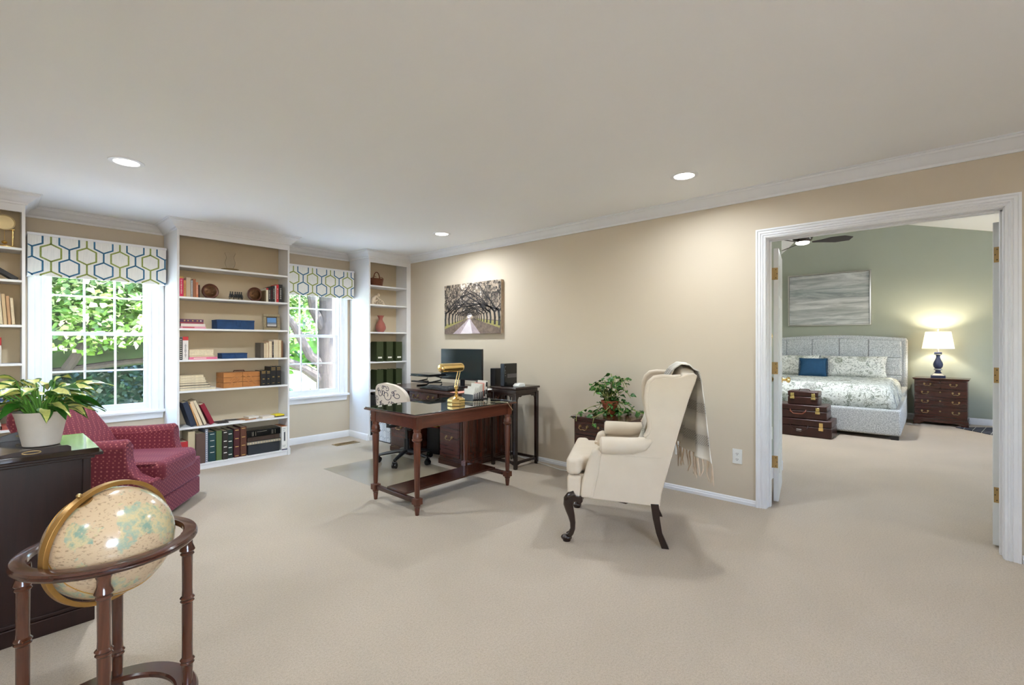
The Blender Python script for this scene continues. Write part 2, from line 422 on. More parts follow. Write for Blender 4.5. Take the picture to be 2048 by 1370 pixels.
mb = MB(); mb.box((XR + .141, BY0, 2.44), (XR + .2, BY1, 3.6)); mb.box((XR + .141, BY0, 0), (XR + .15, DY0 - .1, 2.44)); mb.box((XR + .141, DY1 + .1, 0), (XR + .15, 1.13, 2.44)); mb.box((XR + .141, DY0 - .1, DZ + .09), (XR + .15, DY1 + .1, 2.44))
struct(mb.build('wall_bedroom_front', 'wallgreen'))
bb = [(0, 0), (.014, 0), (.014, .085), (.008, .095), (0, .1)]
struct(sweep([(BX, BY0), (BX, BY1)], bb).build('baseboard_bedroom', 'trim'))
struct(sweep([(5.28, 1.13), (XR + .16, 1.13)], bb, inward=1).build('baseboard_closet', 'trim'))
# ---------------- recessed lights
def downlight(x, y, label, w=None, lamp=True):
    e = thing('recessed_light', label, 'ceiling light', (x, y, H), group='recessed ceiling lights')
    MB().lathe([(.066, -.001), (.070, -.006), (.094, -.004), (.097, 0), (.066, 0)], n=32).build('trim_ring', 'trim', e)
    MB().lathe([(.001, -.0035), (.066, -.0035), (.066, -.001), (.001, -.001)], n=32).build('lens', M['lens'], e)
    l = D.lights.new('recessed_lamp', 'AREA'); l.shape = 'DISK'; l.size = .12; l.energy = w or LAMP_W; l.color = (.86, .94, 1.0); l.spread = math.radians(165)
    lo = D.objects.new('recessed_lamp', l); COL.objects.link(lo); lo.parent = e; lo.location = (0, 0, -.012)
    return e
M['lens'] = emit('lit lens', (255, 250, 240), 9)
downlight(.633, 3.94, 'recessed ceiling light with white trim above the burgundy recliner', 24)
downlight(3.31, 1.32, 'recessed ceiling light with white trim above the cream wing chair', 12)
downlight(3.33, 3.99, 'small recessed ceiling light above the computer desk in the far corner', 18)
for p in ((.633, 1.32, 9), (.633, -1.2, 4), (3.3, -1.2, 4), (-1.3, 1.32, 7), (-1.3, 3.94, 12)):  # downlights out of view, added as extra room light
    downlight(p[0], p[1], 'unseen recessed ceiling light added nearer the camera to brighten the room', p[2])
g = G('glass of the case'); g.P(Base_Color=(1, 1, 1, 1), Roughness=.02); g.set(g.b, 'Transmission Weight', 1.0); g.set(g.b, 'IOR', 1.2); M['jar'] = g.m
# ================================================================ BOOKCASES
def bookcase(name, label, x0, x1, shelves, wl=None, wr=None):
    e = thing(name, label, 'bookcase', (0, 0, 0))
    y0, y1 = 5.405, YW - .002; t = .02; yb = 5.655
    MB().box((x0, y0, 0), (x0 + t, y1, 2.38)).build('side_panel', 'trim', e, bev=.001)
    MB().box((x1 - t, y0, 0), (x1, y1, 2.38)).build('side_panel', 'trim', e, bev=.001)
    MB().box((x0 + t, yb, .05), (x1 - t, yb + .01, 2.38)).build('back_panel', 'backtan', e)
    MB().box((x0 + t, y0, 2.294), (x1 - t, y0 + .018, 2.438)).box((x0 + t, y0 + .018, 2.36), (x1 - t, yb, 2.375)).build('header', 'trim', e, bev=.001)
    MB().box((x0 + t, y0 + .012, 0), (x1 - t, y0 + .026, .045)).box((x0 + t, y0 + .006, .045), (x1 - t, yb, .062)).build('plinth', 'trim', e, bev=.001)
    for z in shelves: MB().box((x0 + t, y0 + .004, z - .019), (x1 - t, yb, z)).build('shelf', 'trim', e, bev=.0015)
    return e
M['backtan'] = plain('tan painted bookcase back', (200, 184, 158), .8, var=.03, nscale=3)
bookcase('bookcase', 'wide built-in bookcase of white boards between the two windows', 1.248, 2.307, (2.007, 1.705, 1.397, 1.092, .79, .433))
bookcase('bookcase', 'narrow built-in bookcase in the corner beside the wall with the canvas picture', 3.31, 3.91, (2.003, 1.755, 1.397, 1.01, .643, .341))
bookcase('bookcase', 'built-in white bookcase at the left edge of the photo behind the leafy plant', -.80, .236, (2.01, 1.756, 1.40, 1.094, .797, .574, .30))
struct(bx('trim_5', (3.91, 5.405, 0), (3.958, 5.42, 2.352), 'trim', bev=.001))
YF = 5.43
BM = {}
def bmat(c, rough=.6):
    k = tuple(c)
    if k not in BM: BM[k] = plain('book cover %d %d %d' % k, k, rough, var=.05)
    return BM[k]
def bands(mb, w, h, zs, mi, y=-.0006, hh=.006, mx=.12):
    for z in zs: mb.box((w * mx, y, h * z), (w * (1 - mx), 0, h * z + hh), mi)
def book(x, z, w, h, d, c, label, group=None, lean=0.0, deco=None, y=YF, pages=None, name='book', cat='book', rz=0.0):
    """upright book, spine to the room; x is its left bottom edge; lean tilts its top to the left (radians)"""
    e = thing(name, label, cat, (x, y, z), rz, group); e.rotation_euler = (0, -lean, rz)
    t = .003
    mats = [bmat(c), 'paper', bmat((196, 160, 90)), bmat((28, 26, 28)), bmat((176, 40, 46))]
    cov = MB().box((0, 0, 0), (t, d, h)).box((w - t, 0, 0), (w, d, h)).box((t, 0, 0), (w - t, t, h))
    if deco: deco(cov, w, h)
    cov.build('cover', mats, e, bev=.0007, seg=1)
    MB().box((t, t, .004), (w - t, d - .004, h - .004)).build('pages', 'pages', e)
    return e
def edgebook(x, z, w, h, d, c, label, group=None, lean=0.0):
    """upright book with its page edges to the room"""
    e = thing('book', label, 'book', (x, YF, z), 0, group); e.rotation_euler = (0, -lean, 0); t = .003
    MB().box((0, 0, 0), (t, d, h)).box((w - t, 0, 0), (w, d, h)).box((t, d - t, 0), (w - t, d, h)).build('cover', bmat(c), e)
    MB().box((t, .004, .004), (w - t, d - t, h - .004)).build('pages', 'pages', e)
    return e
def flat(x, z, w, d, t, c, label, group=None, spine=True, rz=0.0, y=YF, pg='pages', deco=None):
    e = thing('book', label, 'book', (x, y, z), rz, group); k = min(.003, t * .2)
    cv = MB().box((0, 0, 0), (w, d, k)).box((0, 0, t - k), (w, d, t))
    if spine: cv.box((0, 0, k), (w, k, t - k))
    else: cv.box((0, d - k, k), (w, d, t - k))
    if deco: deco(cv, w, t)
    cv.build('cover', [bmat(c), 'paper', bmat((196, 160, 90)), bmat((28, 26, 28)), bmat((176, 40, 46))], e)
    MB().box((.004, k if spine else .004, k), (w - .004, d - k - .003, t - k)).build('pages', pg, e)
    return e
def lettering(mb, w, h, mi, z0=.2, z1=.8):
    """upright spine lettering as short vertical strokes"""
    z = h * z0; rr = random.Random(int(w * 1e5 + h * 1e4))
    while z < h * z1:
        s = rr.uniform(.004, .009); a = rr.uniform(.30, .42)
        mb.box((w * a, -.0006, z), (w * (1 - a), 0, z + s * .6), mi); z += s + .003
def dl(mi=1, z0=.2, z1=.8): return lambda m, w, h: lettering(m, w, h, mi, z0, z1)
def caps(mi, a, b, mi2=1):
    def f(m, w, h):
        m.box((-.0003, -.0008, h * a), (w + .0003, 0, h * b), mi); lettering(m, w, h, mi2, .15, a - .05)
    return f
# ---- middle case, second shelf: left group
g1 = 'books at the left end of the second shelf'
x = 1.272
for w, h, c, f, lb in ((.034, .195, (206, 36, 88), caps(2, .9, 1.0), 'bright pink book with yellow top, first on the left of the second shelf'),
        (.02, .160, (196, 142, 84), dl(3), 'orange-brown paperback next to the pink book'),
        (.036, .190, (188, 170, 146), None, 'thick pale beige book between paperbacks on the second shelf'),
        (.018, .165, (150, 150, 154), dl(1), 'thin grey book on the second shelf'),
        (.024, .180, (152, 96, 66), None, 'brown book on the second shelf'),
        (.018, .150, (202, 128, 92), dl(1), 'salmon paperback on the second shelf, near the left bookend'),
        (.014, .125, (70, 48, 40), None, 'small dark brown book touching the left round bookend')):
    book(x, 1.705, w, h, .16, c, lb, deco=f); x += w + .0015
# ---- right group of the second shelf
x = 2.05
for w, h, c, f, lb in ((.016, .120, (96, 76, 50), None, 'small olive brown book beside the right round bookend'),
        (.022, .150, (222, 214, 196), caps(4, .86, 1.0), 'cream book with a red top, second shelf right'),
        (.024, .160, (34, 34, 38), dl(1), 'black book with white lettering next to the cream and red one'),
        (.020, .170, (30, 26, 28), dl(4), 'black book with red lettering, second shelf right'),
        (.020, .178, (40, 40, 42), dl(1), 'charcoal book with pale lettering, second shelf right'),
        (.014, .184, (200, 190, 180), dl(3), 'slim pale book squeezed before the red book'),
        (.024, .195, (196, 30, 40), dl(1), 'tall red book near the right end of the second shelf'),
        (.040, .200, (38, 34, 36), dl(1), 'widest black book ending the second shelf')):
    book(x, 1.705, w, h, .16, c, lb, deco=f); x += w + .0015
# ---- round bookends
def bookend(x, label, sgn):
    e = thing('bookend', label, 'bookend', (x, 5.53, 1.705), 0, 'pair of round bookends')
    m = MB(); m.T = Matrix.Translation((0, 0, .079)) @ Matrix.Rotation(PI / 2, 4, 'X')
    m.lathe([(.001, 0), (.074, 0), (.077, .006), (.077, .012), (.070, .017), (.062, .012), (.057, .012)], n=36); m.build('rim', 'walnut', e)
    m = MB(); m.T = Matrix.Translation((0, -.005, .079)) @ Matrix.Rotation(PI / 2, 4, 'X')
    m.lathe([(.058, 0), (.056, .008), (.040, .016), (.018, .022), (.001, .023)], n=32)
    for k in range(6):
        a = k * PI / 3; m.ell((.03 * math.cos(a), .03 * math.sin(a), .017), (.012, .009, .006), n=10)
    m.build('carved_disc', M['bronze'], e)
    MB().box((-.05, -.05, 0), (.05, .05, .006)).build('base', 'walnut', e, bev=.002)
    MB().box((sgn * .028 - .004, .0, .006), (sgn * .028 + .004, .05, .10)).build('upright', 'walnut', e)
M['bronze'] = plain('dark bronze relief', (92, 62, 36), .4, .6, .25, 40)
bookend(1.56, 'round carved bronze bookend holding the left group of books', -1)
bookend(1.985, 'round carved bronze bookend holding the red and black books', 1)
# ---- figurine: bench with small figures
e = thing('figurine', 'small dark figurine of little figures seated on a bench', 'figurine', (1.80, 5.53, 1.705))
MB().box((-.08, -.025, 0), (.08, .025, .005)).build('base', 'walnut', e, bev=.002)
m = MB()
for xx in (-.06, -.02, .025, .06):
    for yy in (-.012, .012): m.cyl((xx, yy, .005), (xx, yy, .034), .0022, n=6)
m.box((-.068, -.016, .032), (.068, .016, .037)); m.build('bench', 'blackgloss', e)
m = MB()
for i, xx in enumerate((-.052, -.032, -.006, .014, .034, .054)):
    m.tube([(xx, 0, .037), (xx, .004, .058), (xx, .002, .078)], [.012, .011, .005], 8); m.ell((xx, 0, .086), (.007, .007, .008), 8)
    m.tube([(xx, -.004, .06), (xx + .01, -.016, .048)], .003, 6); m.tube([(xx, -.006, .04), (xx + .002, -.02, .036), (xx, -.022, .018)], .0035, 6)
m.build('figures', M['black'], e)
# ---- top shelf: hurricane lamp
e = thing('hurricane_candle_holder', 'clear glass hurricane shade on a round brass dish, alone on the top shelf', 'candle holder', (1.745, 5.53, 2.007))
MB().lathe([(.035, 0), (.05, .004), (.075, .014), (.082, .022), (.078, .022), (.05, .012), (.001, .010)], n=32).build('dish', M['oldbrass'], e)
MB().lathe([(.024, .011), (.028, .03), (.046, .07), (.048, .095), (.036, .135), (.034, .150), (.046, .178), (.050, .192), (.0485, .192), (.0445, .178), (.0325, .150), (.0345, .135), (.0465, .095), (.0445, .07), (.0265, .03), (.022, .013)], n=32).build('glass_shade', M['jar'] if 'jar' in M else 'pane', e)
# ---- third shelf
flat(1.28, 1.397, .215, .15, .021, (214, 150, 166), 'pale pink book lowest in the flat stack on the third shelf', deco=lambda m, w, t: m.box((.02, -.0006, t * .35), (w * .55, 0, t * .7), 4))
flat(1.285, 1.4185, .205, .15, .026, (224, 214, 206), 'white book in the middle of the flat stack on the third shelf')
flat(1.275, 1.445, .20, .15, .014, (150, 60, 74), 'thin maroon book in the flat stack on the third shelf')
flat(1.28, 1.4595, .195, .15, .028, (88, 52, 84), 'purple patterned book on top of the flat stack on the third shelf', deco=lambda m, w, t: [m.box((w * k, -.0006, t * .3), (w * k + .012, 0, t * .7), 1 + int(k * 10) % 2) for k in (.15, .3, .5, .7, .85)])
def fabric_box(x, z, w, h, d, label, flap=False, y=5.45):
    e = thing('fabric_box', label, 'box', (x, y, z))
    MB().box((0, 0, 0), (w, d, h * .9)).build('box_body', M['bluevel'], e, bev=.004)
    MB().box((-.002, -.003, h * .82), (w + .002, d, h)).build('lid', M['bluevel'], e, bev=.004)
    MB().box((w * .5, -.006, h * .35), (w * .62, -.002, h * .99)).build('flap', M['bluevel'], e, bev=.002)
M['bluevel'] = plain('navy blue velvet', (24, 60, 104), .75, var=.2, nscale=18, bump=.1)
fabric_box(1.60, 1.397, .355, .098, .17, 'large navy blue velvet box on the third shelf')
e = thing('picture_frame', 'photo frame with a carved silvery brown rim at the right end of the third shelf', 'picture frame', (2.155, 5.50, 1.397), math.radians(-14)); e.rotation_euler[0] = math.radians(-10)
W_, H_ = .17, .185; fm = MB(); b = .032
fm.box((-W_ / 2, 0, 0), (W_ / 2, .016, b)).box((-W_ / 2, 0, H_ - b), (W_ / 2, .016, H_)).box((-W_ / 2, 0, b), (-W_ / 2 + b, .016, H_ - b)).box((W_ / 2 - b, 0, b), (W_ / 2, .016, H_ - b))
fm.build('rim', M['pewter'] if 'pewter' in M else plain('antique pewter', (150, 138, 112), .4, .5, .15, 60), e, bev=.004)
MB().box((-W_ / 2 + b - .01, .002, b - .01), (W_ / 2 - b + .01, .012, H_ - b + .01)).build('inner_rim', plain('dark frame liner', (72, 62, 50), .5), e)
g = G('faded group photograph'); v = g.co((1, 1, 1)); n = g.noise(v, 90, 4, .7); sx = g.n('SeparateXYZ', {0: v}); zz = g.math('ADD', g.math('MULTIPLY', sx.outputs[2], 8.5), g.math('MULTIPLY', n, .25))
g.P(Base_Color=g.ramp(zz, [(.0, C((150, 140, 130))), (.55, C((205, 200, 200))), (.80, C((90, 100, 120))), (.92, C((92, 140, 196)))]), Roughness=.3)
MB().box((-.045, .0005, .045), (.045, .0018, .140)).build('photograph', g.m, e, smooth=0)
MB().prism([(0, .015), (.16, .012), (.0, .075)], 'x', -.01, .01).build('stand', 'black', e) if False else None
# ---- fourth shelf
def coil(m, w, h):
    m.box((.004, -.0008, .006), (w - .004, 0, h - .006), 3)
    for k in range(11): m.box((.006, -.0025, h * (.06 + k * .085)), (w - .006, -.0006, h * (.06 + k * .085) + .007), 1)
book(1.272, 1.092, .026, .215, .17, (40, 40, 44), 'black spiral-bound book first on the fourth shelf', deco=coil)
book(1.300, 1.092, .046, .225, .17, (232, 226, 222), 'thick white book with a maroon top standing on the fourth shelf', deco=lambda m, w, h: (m.box((-.0004, -.001, h * .84), (w + .0004, 0, h), 4), lettering(m, w, h, 3, .12, .7)))
flat(1.352, 1.092, .245, .15, .024, (222, 118, 150), 'pink book lowest in the flat stack on the fourth shelf', deco=lambda m, w, t: m.box((.04, -.0006, t * .35), (w * .6, 0, t * .65), 1))
flat(1.354, 1.117, .22, .15, .012, (226, 208, 178), 'thin cream book in the flat stack on the fourth shelf', spine=False)
flat(1.352, 1.130, .215, .15, .060, (226, 202, 170), 'thick pale book on top of the flat stack on the fourth shelf', spine=False)
fabric_box(1.645, 1.092, .24, .058, .14, 'smaller navy blue box on the fourth shelf')
x = 2.01
for i, (w, h, c, f, pe) in enumerate(((.034, .165, (92, 84, 74), None, 0), (.020, .160, (206, 178, 146), None, 1), (.026, .170, (214, 184, 154), None, 1), (.036, .185, (190, 160, 136), None, 1),
        (.014, .178, (40, 36, 36), dl(1), 0), (.022, .200, (226, 214, 196), None, 1), (.024, .200, (222, 206, 184), None, 1), (.032, .198, (200, 168, 128), None, 1), (.016, .188, (120, 84, 60), None, 0))):
    lb = ['grey-brown book starting the right group on the fourth shelf', 'shortest cream page-edged book in the right group of the fourth shelf', 'cream page-edged book third in the right group on the fourth shelf', 'wide rosy beige book in the right group of the fourth shelf', 'slim black book between pale ones on the fourth shelf', 'tall white-paged book just right of the slim black book', 'tall ivory-paged book, third from the right on the fourth shelf', 'tan-covered book beside the last brown one on the fourth shelf', 'slim brown book ending the fourth shelf'][i]
    (edgebook(x, 1.092, w, h, .15, c, lb) if pe else book(x, 1.092, w, h, .15, c, lb, deco=f)); x += w + .0015
# ---- fifth shelf: stack, sewing box, black volumes
z = .79
for i, (w, t, c, pe) in enumerate(((.31, .024, (206, 196, 182), 1), (.262, .024, (52, 44, 40), 0), (.245, .023, (50, 42, 38), 0), (.225, .022, (214, 198, 168), 0), (.218, .027, (218, 204, 176), 0), (.205, .028, (206, 190, 158), 0))):
    flat(1.274, z, w, .17, t, c, ['widest pale book lowest in the flat stack on the fifth shelf', 'dark-covered book second from the bottom of the fifth-shelf stack', 'dark-covered book third from the bottom of the fifth-shelf stack', 'cream book above the two dark-covered ones on the fifth shelf', 'cream book second from the top of the fifth-shelf stack', 'tan book on top of the fifth-shelf stack'][i], spine=False); z += t + .0005
e = thing('sewing_box', 'honey-coloured wooden cantilever sewing box on the fifth shelf', 'sewing box', (1.655, 5.44, .79), math.radians(4))
for s in (0, 1):
    for k in range(3):
        x0 = .002 + s * .186; MB().box((x0, 0, .004 + k * .052), (x0 + .182, .19, .004 + k * .052 + .049)).build('tray', 'pinewood', e, bev=.002)
MB().box((0, -.001, 0), (.37, .191, .004)).build('base', 'pinewood', e)
m = MB()
for s, x0 in ((1, .05), (1, .10), (-1, .32), (-1, .27)):
    for k in (0, 1): m.T = Matrix.Translation((x0 + s * k * .02, -.003, .028 + k * .05)) @ Matrix.Rotation(-s * math.radians(42), 4, 'Y'); m.box((-.006, -.003, -.006), (s * .0 + .085, .003, .006)) if s > 0 else m.box((-.085, -.003, -.006), (.006, .003, .006))
m.build('hinge_arm', 'pinewood', e, bev=.001)
m = MB(); m.tube([(.13, .09, .16), (.135, .09, .172), (.235, .09, .172), (.24, .09, .16)], .005, 8); m.build('handle', 'walnut', e)
x = 2.015
for i, (w, h) in enumerate(((.052, .165), (.040, .165), (.056, .205), (.050, .205))):
    def gd(m, w, h, i=i):
        for zz in (.80, .85, .90, .94): m.box((w * .12, -.0006, h * zz), (w * .88, 0, h * zz + .0025), 2)
        for zz in (.42, .46, .12): m.box((w * .3, -.0006, h * zz), (w * .7, 0, h * zz + .003), 2)
    book(x, .79, w, h, .17, (26, 25, 27), ['short black volume with gilt lines next to the sewing box', 'narrower short black volume with gilt lines', 'tall black volume with gilt lines, second from the right on the fifth shelf', 'tall black volume with gilt lines ending the fifth shelf'][i], deco=gd, group='black gilt volumes'); x += w + .004
# ---- sixth shelf: leaning books, flat books
for x, w, h, c, ln, pe, lb in ((1.372, .044, .25, (40, 50, 72), .30, 0, 'thick navy blue book leaning left on the sixth shelf'), (1.424, .012, .235, (214, 164, 112), .30, 0, 'thin orange-tan book leaning between the navy and cream ones'),
        (1.442, .028, .255, (228, 206, 174), .33, 0, 'cream book leaning on the sixth shelf'), (1.482, .028, .27, (168, 150, 128), .37, 1, 'greyish beige book with pages out, leaning beside the crimson one'), (1.536, .040, .225, (138, 18, 44), .42, 0, 'crimson red book, last of the leaning books')):
    (edgebook if pe else book)(x, .433 + .0005, w, h, .17, c, lb, lean=ln)
flat(1.60, .433, .10, .13, .012, (48, 40, 42), 'small dark booklet lying at the left of the sixth shelf')
flat(1.66, .4335, .20, .17, .010, (214, 210, 208), 'white magazine lying on the sixth shelf', rz=-.25, y=5.47, deco=lambda m, w, t: m.box((.02, .03, t), (w - .03, .14, t + .0005), 3))
flat(1.84, .433, .15, .12, .012, (172, 120, 78), 'brown picture booklet lowest of the small flat pair', rz=.3)
flat(1.90, .446, .11, .11, .020, (226, 220, 210), 'cream booklet lying on top of the brown booklet', rz=.2, y=5.45)
flat(2.03, .433, .13, .12, .022, (222, 212, 200), 'white-paged booklet with a brown cover, right part of the sixth shelf', rz=.12)
flat(2.16, .433, .105, .12, .012, (70, 60, 50), 'dark booklet lying under the yellow one', rz=.05)
flat(2.165, .4455, .10, .11, .014, (232, 212, 40), 'bright yellow booklet at the right end of the sixth shelf', rz=.1)
# ---- bottom shelf: binders, cases
def rings(mi, zs, hh=.008): return lambda m, w, h: bands(m, w, h, zs, mi, hh=hh, mx=.2)
Z0 = .062
def bot(x, w, h, c, lb, deco=None, nm='binder', ct='binder', **k): return book(x, Z0, w, h, .22, c, lb, deco=deco, name=nm, cat=ct, **k)
bot(1.275, .068, .235, (176, 44, 56), 'red box file first on the bottom shelf beside the recliner', lambda m, w, h: m.box((w * .35, -.001, h * .5), (w * .95, 0, h * .95), 4))
bot(1.345, .058, .325, (198, 182, 150), 'tall cream binder second on the bottom shelf')
bot(1.408, .078, .300, (92, 70, 62), 'wide grey-brown ledger on the bottom shelf', y=5.415)
bot(1.490, .024, .335, (138, 146, 164), 'slim grey-blue patterned album on the bottom shelf', lambda m, w, h: [m.box((w * .3, -.0006, h * (.04 + k * .062)), (w * .7, 0, h * (.04 + k * .062) + .008), 1) for k in range(15)])
bot(1.520, .062, .295, (22, 62, 66), 'teal green binder with light bands on the bottom shelf', rings(1, (.30, .50, .70, .92), .005))
bot(1.588, .050, .300, (92, 112, 62), 'moss green album on the bottom shelf')
bot(1.642, .048, .295, (44, 38, 34), 'black brown binder with silver bands right of the moss green album', rings(1, (.22, .42, .62, .92)), y=5.42)
bot(1.692, .052, .295, (26, 46, 42), 'blackish green binder with pale green bands on the bottom shelf', rings(1, (.12, .36, .58, .84)), y=5.44)
bot(1.750, .055, .300, (74, 24, 30), 'maroon binder with brass bands on the bottom shelf', rings(2, (.04, .36, .64, .93)))
bot(1.812, .058, .312, (92, 52, 36), 'chestnut brown binder right of the maroon one', rings(2, (.04, .36, .64, .93)))
e = thing('storage_case', 'black flat case lowest in the stack at the right of the bottom shelf', 'case', (1.885, 5.425, Z0)); MB().box((0, 0, 0), (.32, .21, .098)).build('case_body', bmat((40, 44, 50)), e, bev=.004)
MB().box((0, -.001, .098), (.32, .21, .105)).build('lid', bmat((52, 58, 64)), e, bev=.002)
e = thing('photo_album', 'dark album with a studded edge lying on the black case', 'album', (1.875, 5.42, Z0 + .106))
m = MB().box((0, 0, 0), (.345, .2, .004)).box((0, 0, .030), (.345, .2, .034)).box((0, .19, .004), (.345, .2, .03)); m.build('cover', bmat((60, 62, 60)), e, bev=.001)
m = MB().box((.004, .006, .004), (.341, .19, .030)); m.build('pages', 'pages', e)
m = MB()
for k in range(12): m.box((.015 + k * .027, .0, .008), (.027 + k * .027, .006, .026))
m.build('stud', M['chrome'], e).__setitem__('kind', 'stuff')
e = thing('photo_album', 'brown ribbed album in the middle of the bottom-shelf stack', 'album', (1.88, 5.43, Z0 + .1415))
m = MB().box((0, 0, 0), (.33, .2, .045)); 
for xx in (.04, .05, .27, .28): m.box((xx, -.003, .004), (xx + .005, 0, .041))
m.build('cover', bmat((66, 48, 38)), e, bev=.003)
e = thing('photo_album', 'glossy black album with silver lines on top of the bottom-shelf stack', 'album', (1.872, 5.425, Z0 + .1875))
m = MB().box((0, 0, 0), (.345, .22, .070)); m.build('cover', 'blackgloss', e, bev=.004)
m = MB()
for xx in (.05, .062, .085, .25, .262, .285): m.box((xx, -.0015, .012), (xx + .004, 0, .056))
m.box((.10, -.0015, .05), (.2, 0, .053)); m.build('silver_lines', 'chrome', e)
e = thing('product_box', 'white carton with a picture of a slim grey device, ending the bottom shelf', 'box', (2.225, 5.41, Z0))
MB().box((0, 0, 0), (.060, .2, .262)).build('carton', 'whitepl', e, bev=.001)
m = MB().box((.022, -.0008, .10), (.038, 0, .20)); m.build('device_picture', bmat((70, 74, 80)), e)
m = MB().box((0, -.0008, .0), (.060, 0, .012)); m.build('blue_stripe', bmat((40, 54, 86)), e)
m = MB()
for xx, zz, w in ((.01, .235, .03), (.012, .215, .018), (.008, .05, .035), (.008, .04, .028), (.046, .02, .008), (.034, .02, .006)): m.box((xx, -.0008, zz), (xx + w, 0, zz + .003))
m.build('small_print', bmat((110, 110, 116)), e)
MB().box((0, -.0, .262), (.060, .2, .2632)).build('top_flap', bmat((196, 122, 74)), e)
# ---------------- corner bookcase things
e = thing('wicker_basket', 'small brown wicker basket with a hooped handle on the top corner shelf', 'basket', (3.50, 5.53, 2.003))
g = G('brown wicker'); v = g.co((1, 1, 1)); w1 = g.n('TexWave', {'Vector': v, 'Scale': 22.0, 'Distortion': 1.5}); w1.bands_direction = 'Z'; w2 = g.n('TexWave', {'Vector': v, 'Scale': 18.0}); w2.bands_direction = 'X'
g.P(Base_Color=g.mix(w1.outputs[1], C((84, 44, 28)), C((150, 90, 60))), Roughness=.6); g.bump(g.math('MULTIPLY', w1.outputs[1], w2.outputs[1]), .8, .006); M['wicker'] = g.m
m = MB()
for k in range(9): m.tube([((.068 + k * .002) * math.cos(a) * 1.1, (.05 + k * .001) * math.sin(a), .008 + k * .0115) for a in [2 * PI * j / 28 for j in range(28)]], .006, 6, closed=True)
m.lathe([(.05, .0), (.052, .008), (.05, .012)], n=20); m.build('basket_body', 'wicker', e)
m = MB(); m.tube([(-.035 * 0, .0 + 0 * a, 0) if False else (.045 * math.cos(a), 0, .10 + .09 * math.sin(a)) for a in [PI * j / 14 for j in range(15)]], .006, 8)
m.tube([(-.085 + .0, -.03, .11), (-.05, -.035, .13), (-.02, -.02, .125)], .004, 6); m.tube([(.02, -.02, .125), (.055, -.035, .122), (.082, -.03, .108)], .004, 6); m.build('handle', 'wicker', e)
e = thing('statuette', 'cream statuette of two crouching children on a base, second corner shelf', 'statuette', (3.52, 5.53, 1.755))
M['ivory'] = plain('cream bisque', (226, 208, 184), .6)
m = MB().box((-.11, -.04, 0), (.09, .04, .012)); m.build('base', 'ivory', e, bev=.003)
def crouch(m, x, s, f):
    m.tube([(x - .035 * f * s, 0, .012), (x - .035 * f * s, 0, .035 * s), (x - .02 * f * s, 0, .075 * s), (x + .012 * f * s, 0, .10 * s), (x + .03 * f * s, 0, .108 * s)], [.026 * s, .028 * s, .024 * s, .02 * s, .012 * s], 10)
    m.ell((x + .045 * f * s, 0, .122 * s), (.02 * s, .018 * s, .021 * s), 10)
    for q in (-1, 1):
        m.tube([(x - .03 * f * s, q * .018 * s, .03 * s), (x + .02 * f * s, q * .022 * s, .058 * s), (x + .012 * f * s, q * .022 * s, .014)], [.016 * s, .012 * s, .009 * s], 8)
        m.tube([(x + .012 * f * s, q * .02 * s, .095 * s), (x + .04 * f * s, q * .024 * s, .07 * s), (x + .05 * f * s, q * .01 * s, .035 * s)], [.01 * s, .008 * s, .006 * s], 8)
m = MB(); crouch(m, -.045, 1.12, 1); m.build('large_figure', 'ivory', e)
m = MB(); crouch(m, .06, .62, -1); m.build('small_figure', 'ivory', e)
g = G('rose pink glass'); g.P(Base_Color=C((196, 112, 100)), Roughness=.12); g.set(g.b, 'Transmission Weight', .35); g.set(g.b, 'Coat Weight', .5); M['rose'] = g.m
MBv = MB().lathe([(.035, 0), (.046, .006), (.068, .04), (.070, .07), (.055, .115), (.030, .155), (.026, .175), (.034, .20), (.048, .222), (.045, .222), (.030, .20), (.022, .175), (.026, .155), (.050, .113), (.064, .07), (.062, .04), (.04, .010)], n=32)
o = MBv.build('vase', 'rose'); o.location = (3.56, 5.53, 1.397); tag(o, 'rose pink glass vase with a flared neck on the third corner shelf', 'vase')
def magbox(x, z, label, h=.262, w=.098):
    e = thing('magazine_file', label, 'magazine file', (x, 5.415, z), 0, 'green magazine files')
    pr = [(0, 0), (.235, 0), (.235, h * .60), (.13, h), (0, h)]   # (y,z): tall towards the room
    MB().prism(pr, 'x', 0, .003).build('side', M['filegreen'], e); MB().prism(pr, 'x', w - .003, w).build('side', M['filegreen'], e)
    MB().box((.003, 0, 0), (w - .003, .003, h)).build('spine', M['filegreen'], e)
    MB().box((.003, .003, 0), (w - .003, .235, .003)).box((.003, .232, .003), (w - .003, .235, h * .58)).build('back', M['filegreen'], e)
    MB().box((w * .2, -.001, h * .16), (w * .8, 0, h * .24)).build('label_card', 'paper', e)
    m = MB(); q = .010
    for k in range(6): m.box((.010 + k * .013, .02, .004), (.020 + k * .013, .225, h * (.93 - .03 * (k % 3)) if False else h * .57)); 
    m.build('magazines', 'paper', e)
M['filegreen'] = plain('dark olive green card', (48, 58, 28), .55, var=.08)
for i, (z, r) in enumerate(((1.01, 'fourth'), (.643, 'fifth'))):
    for j, x in enumerate((3.428, 3.578, 3.724)):
        magbox(x, z, 'dark green magazine file with white label, %s on the %s corner shelf' % (('left', 'middle', 'right')[j], r))
for i, (x, w, h, c) in enumerate(((3.345, .05, .24, (30, 30, 32)), (3.40, .06, .26, (40, 36, 34)), (3.465, .05, .22, (60, 40, 34)))):
    book(x, .341, w, h, .2, c, ['black binder at the left of the low corner shelf', 'dark grey binder in the middle of the low corner shelf', 'dark brown binder on the low corner shelf, mostly behind the office chair'][i], name='binder', cat='binder')
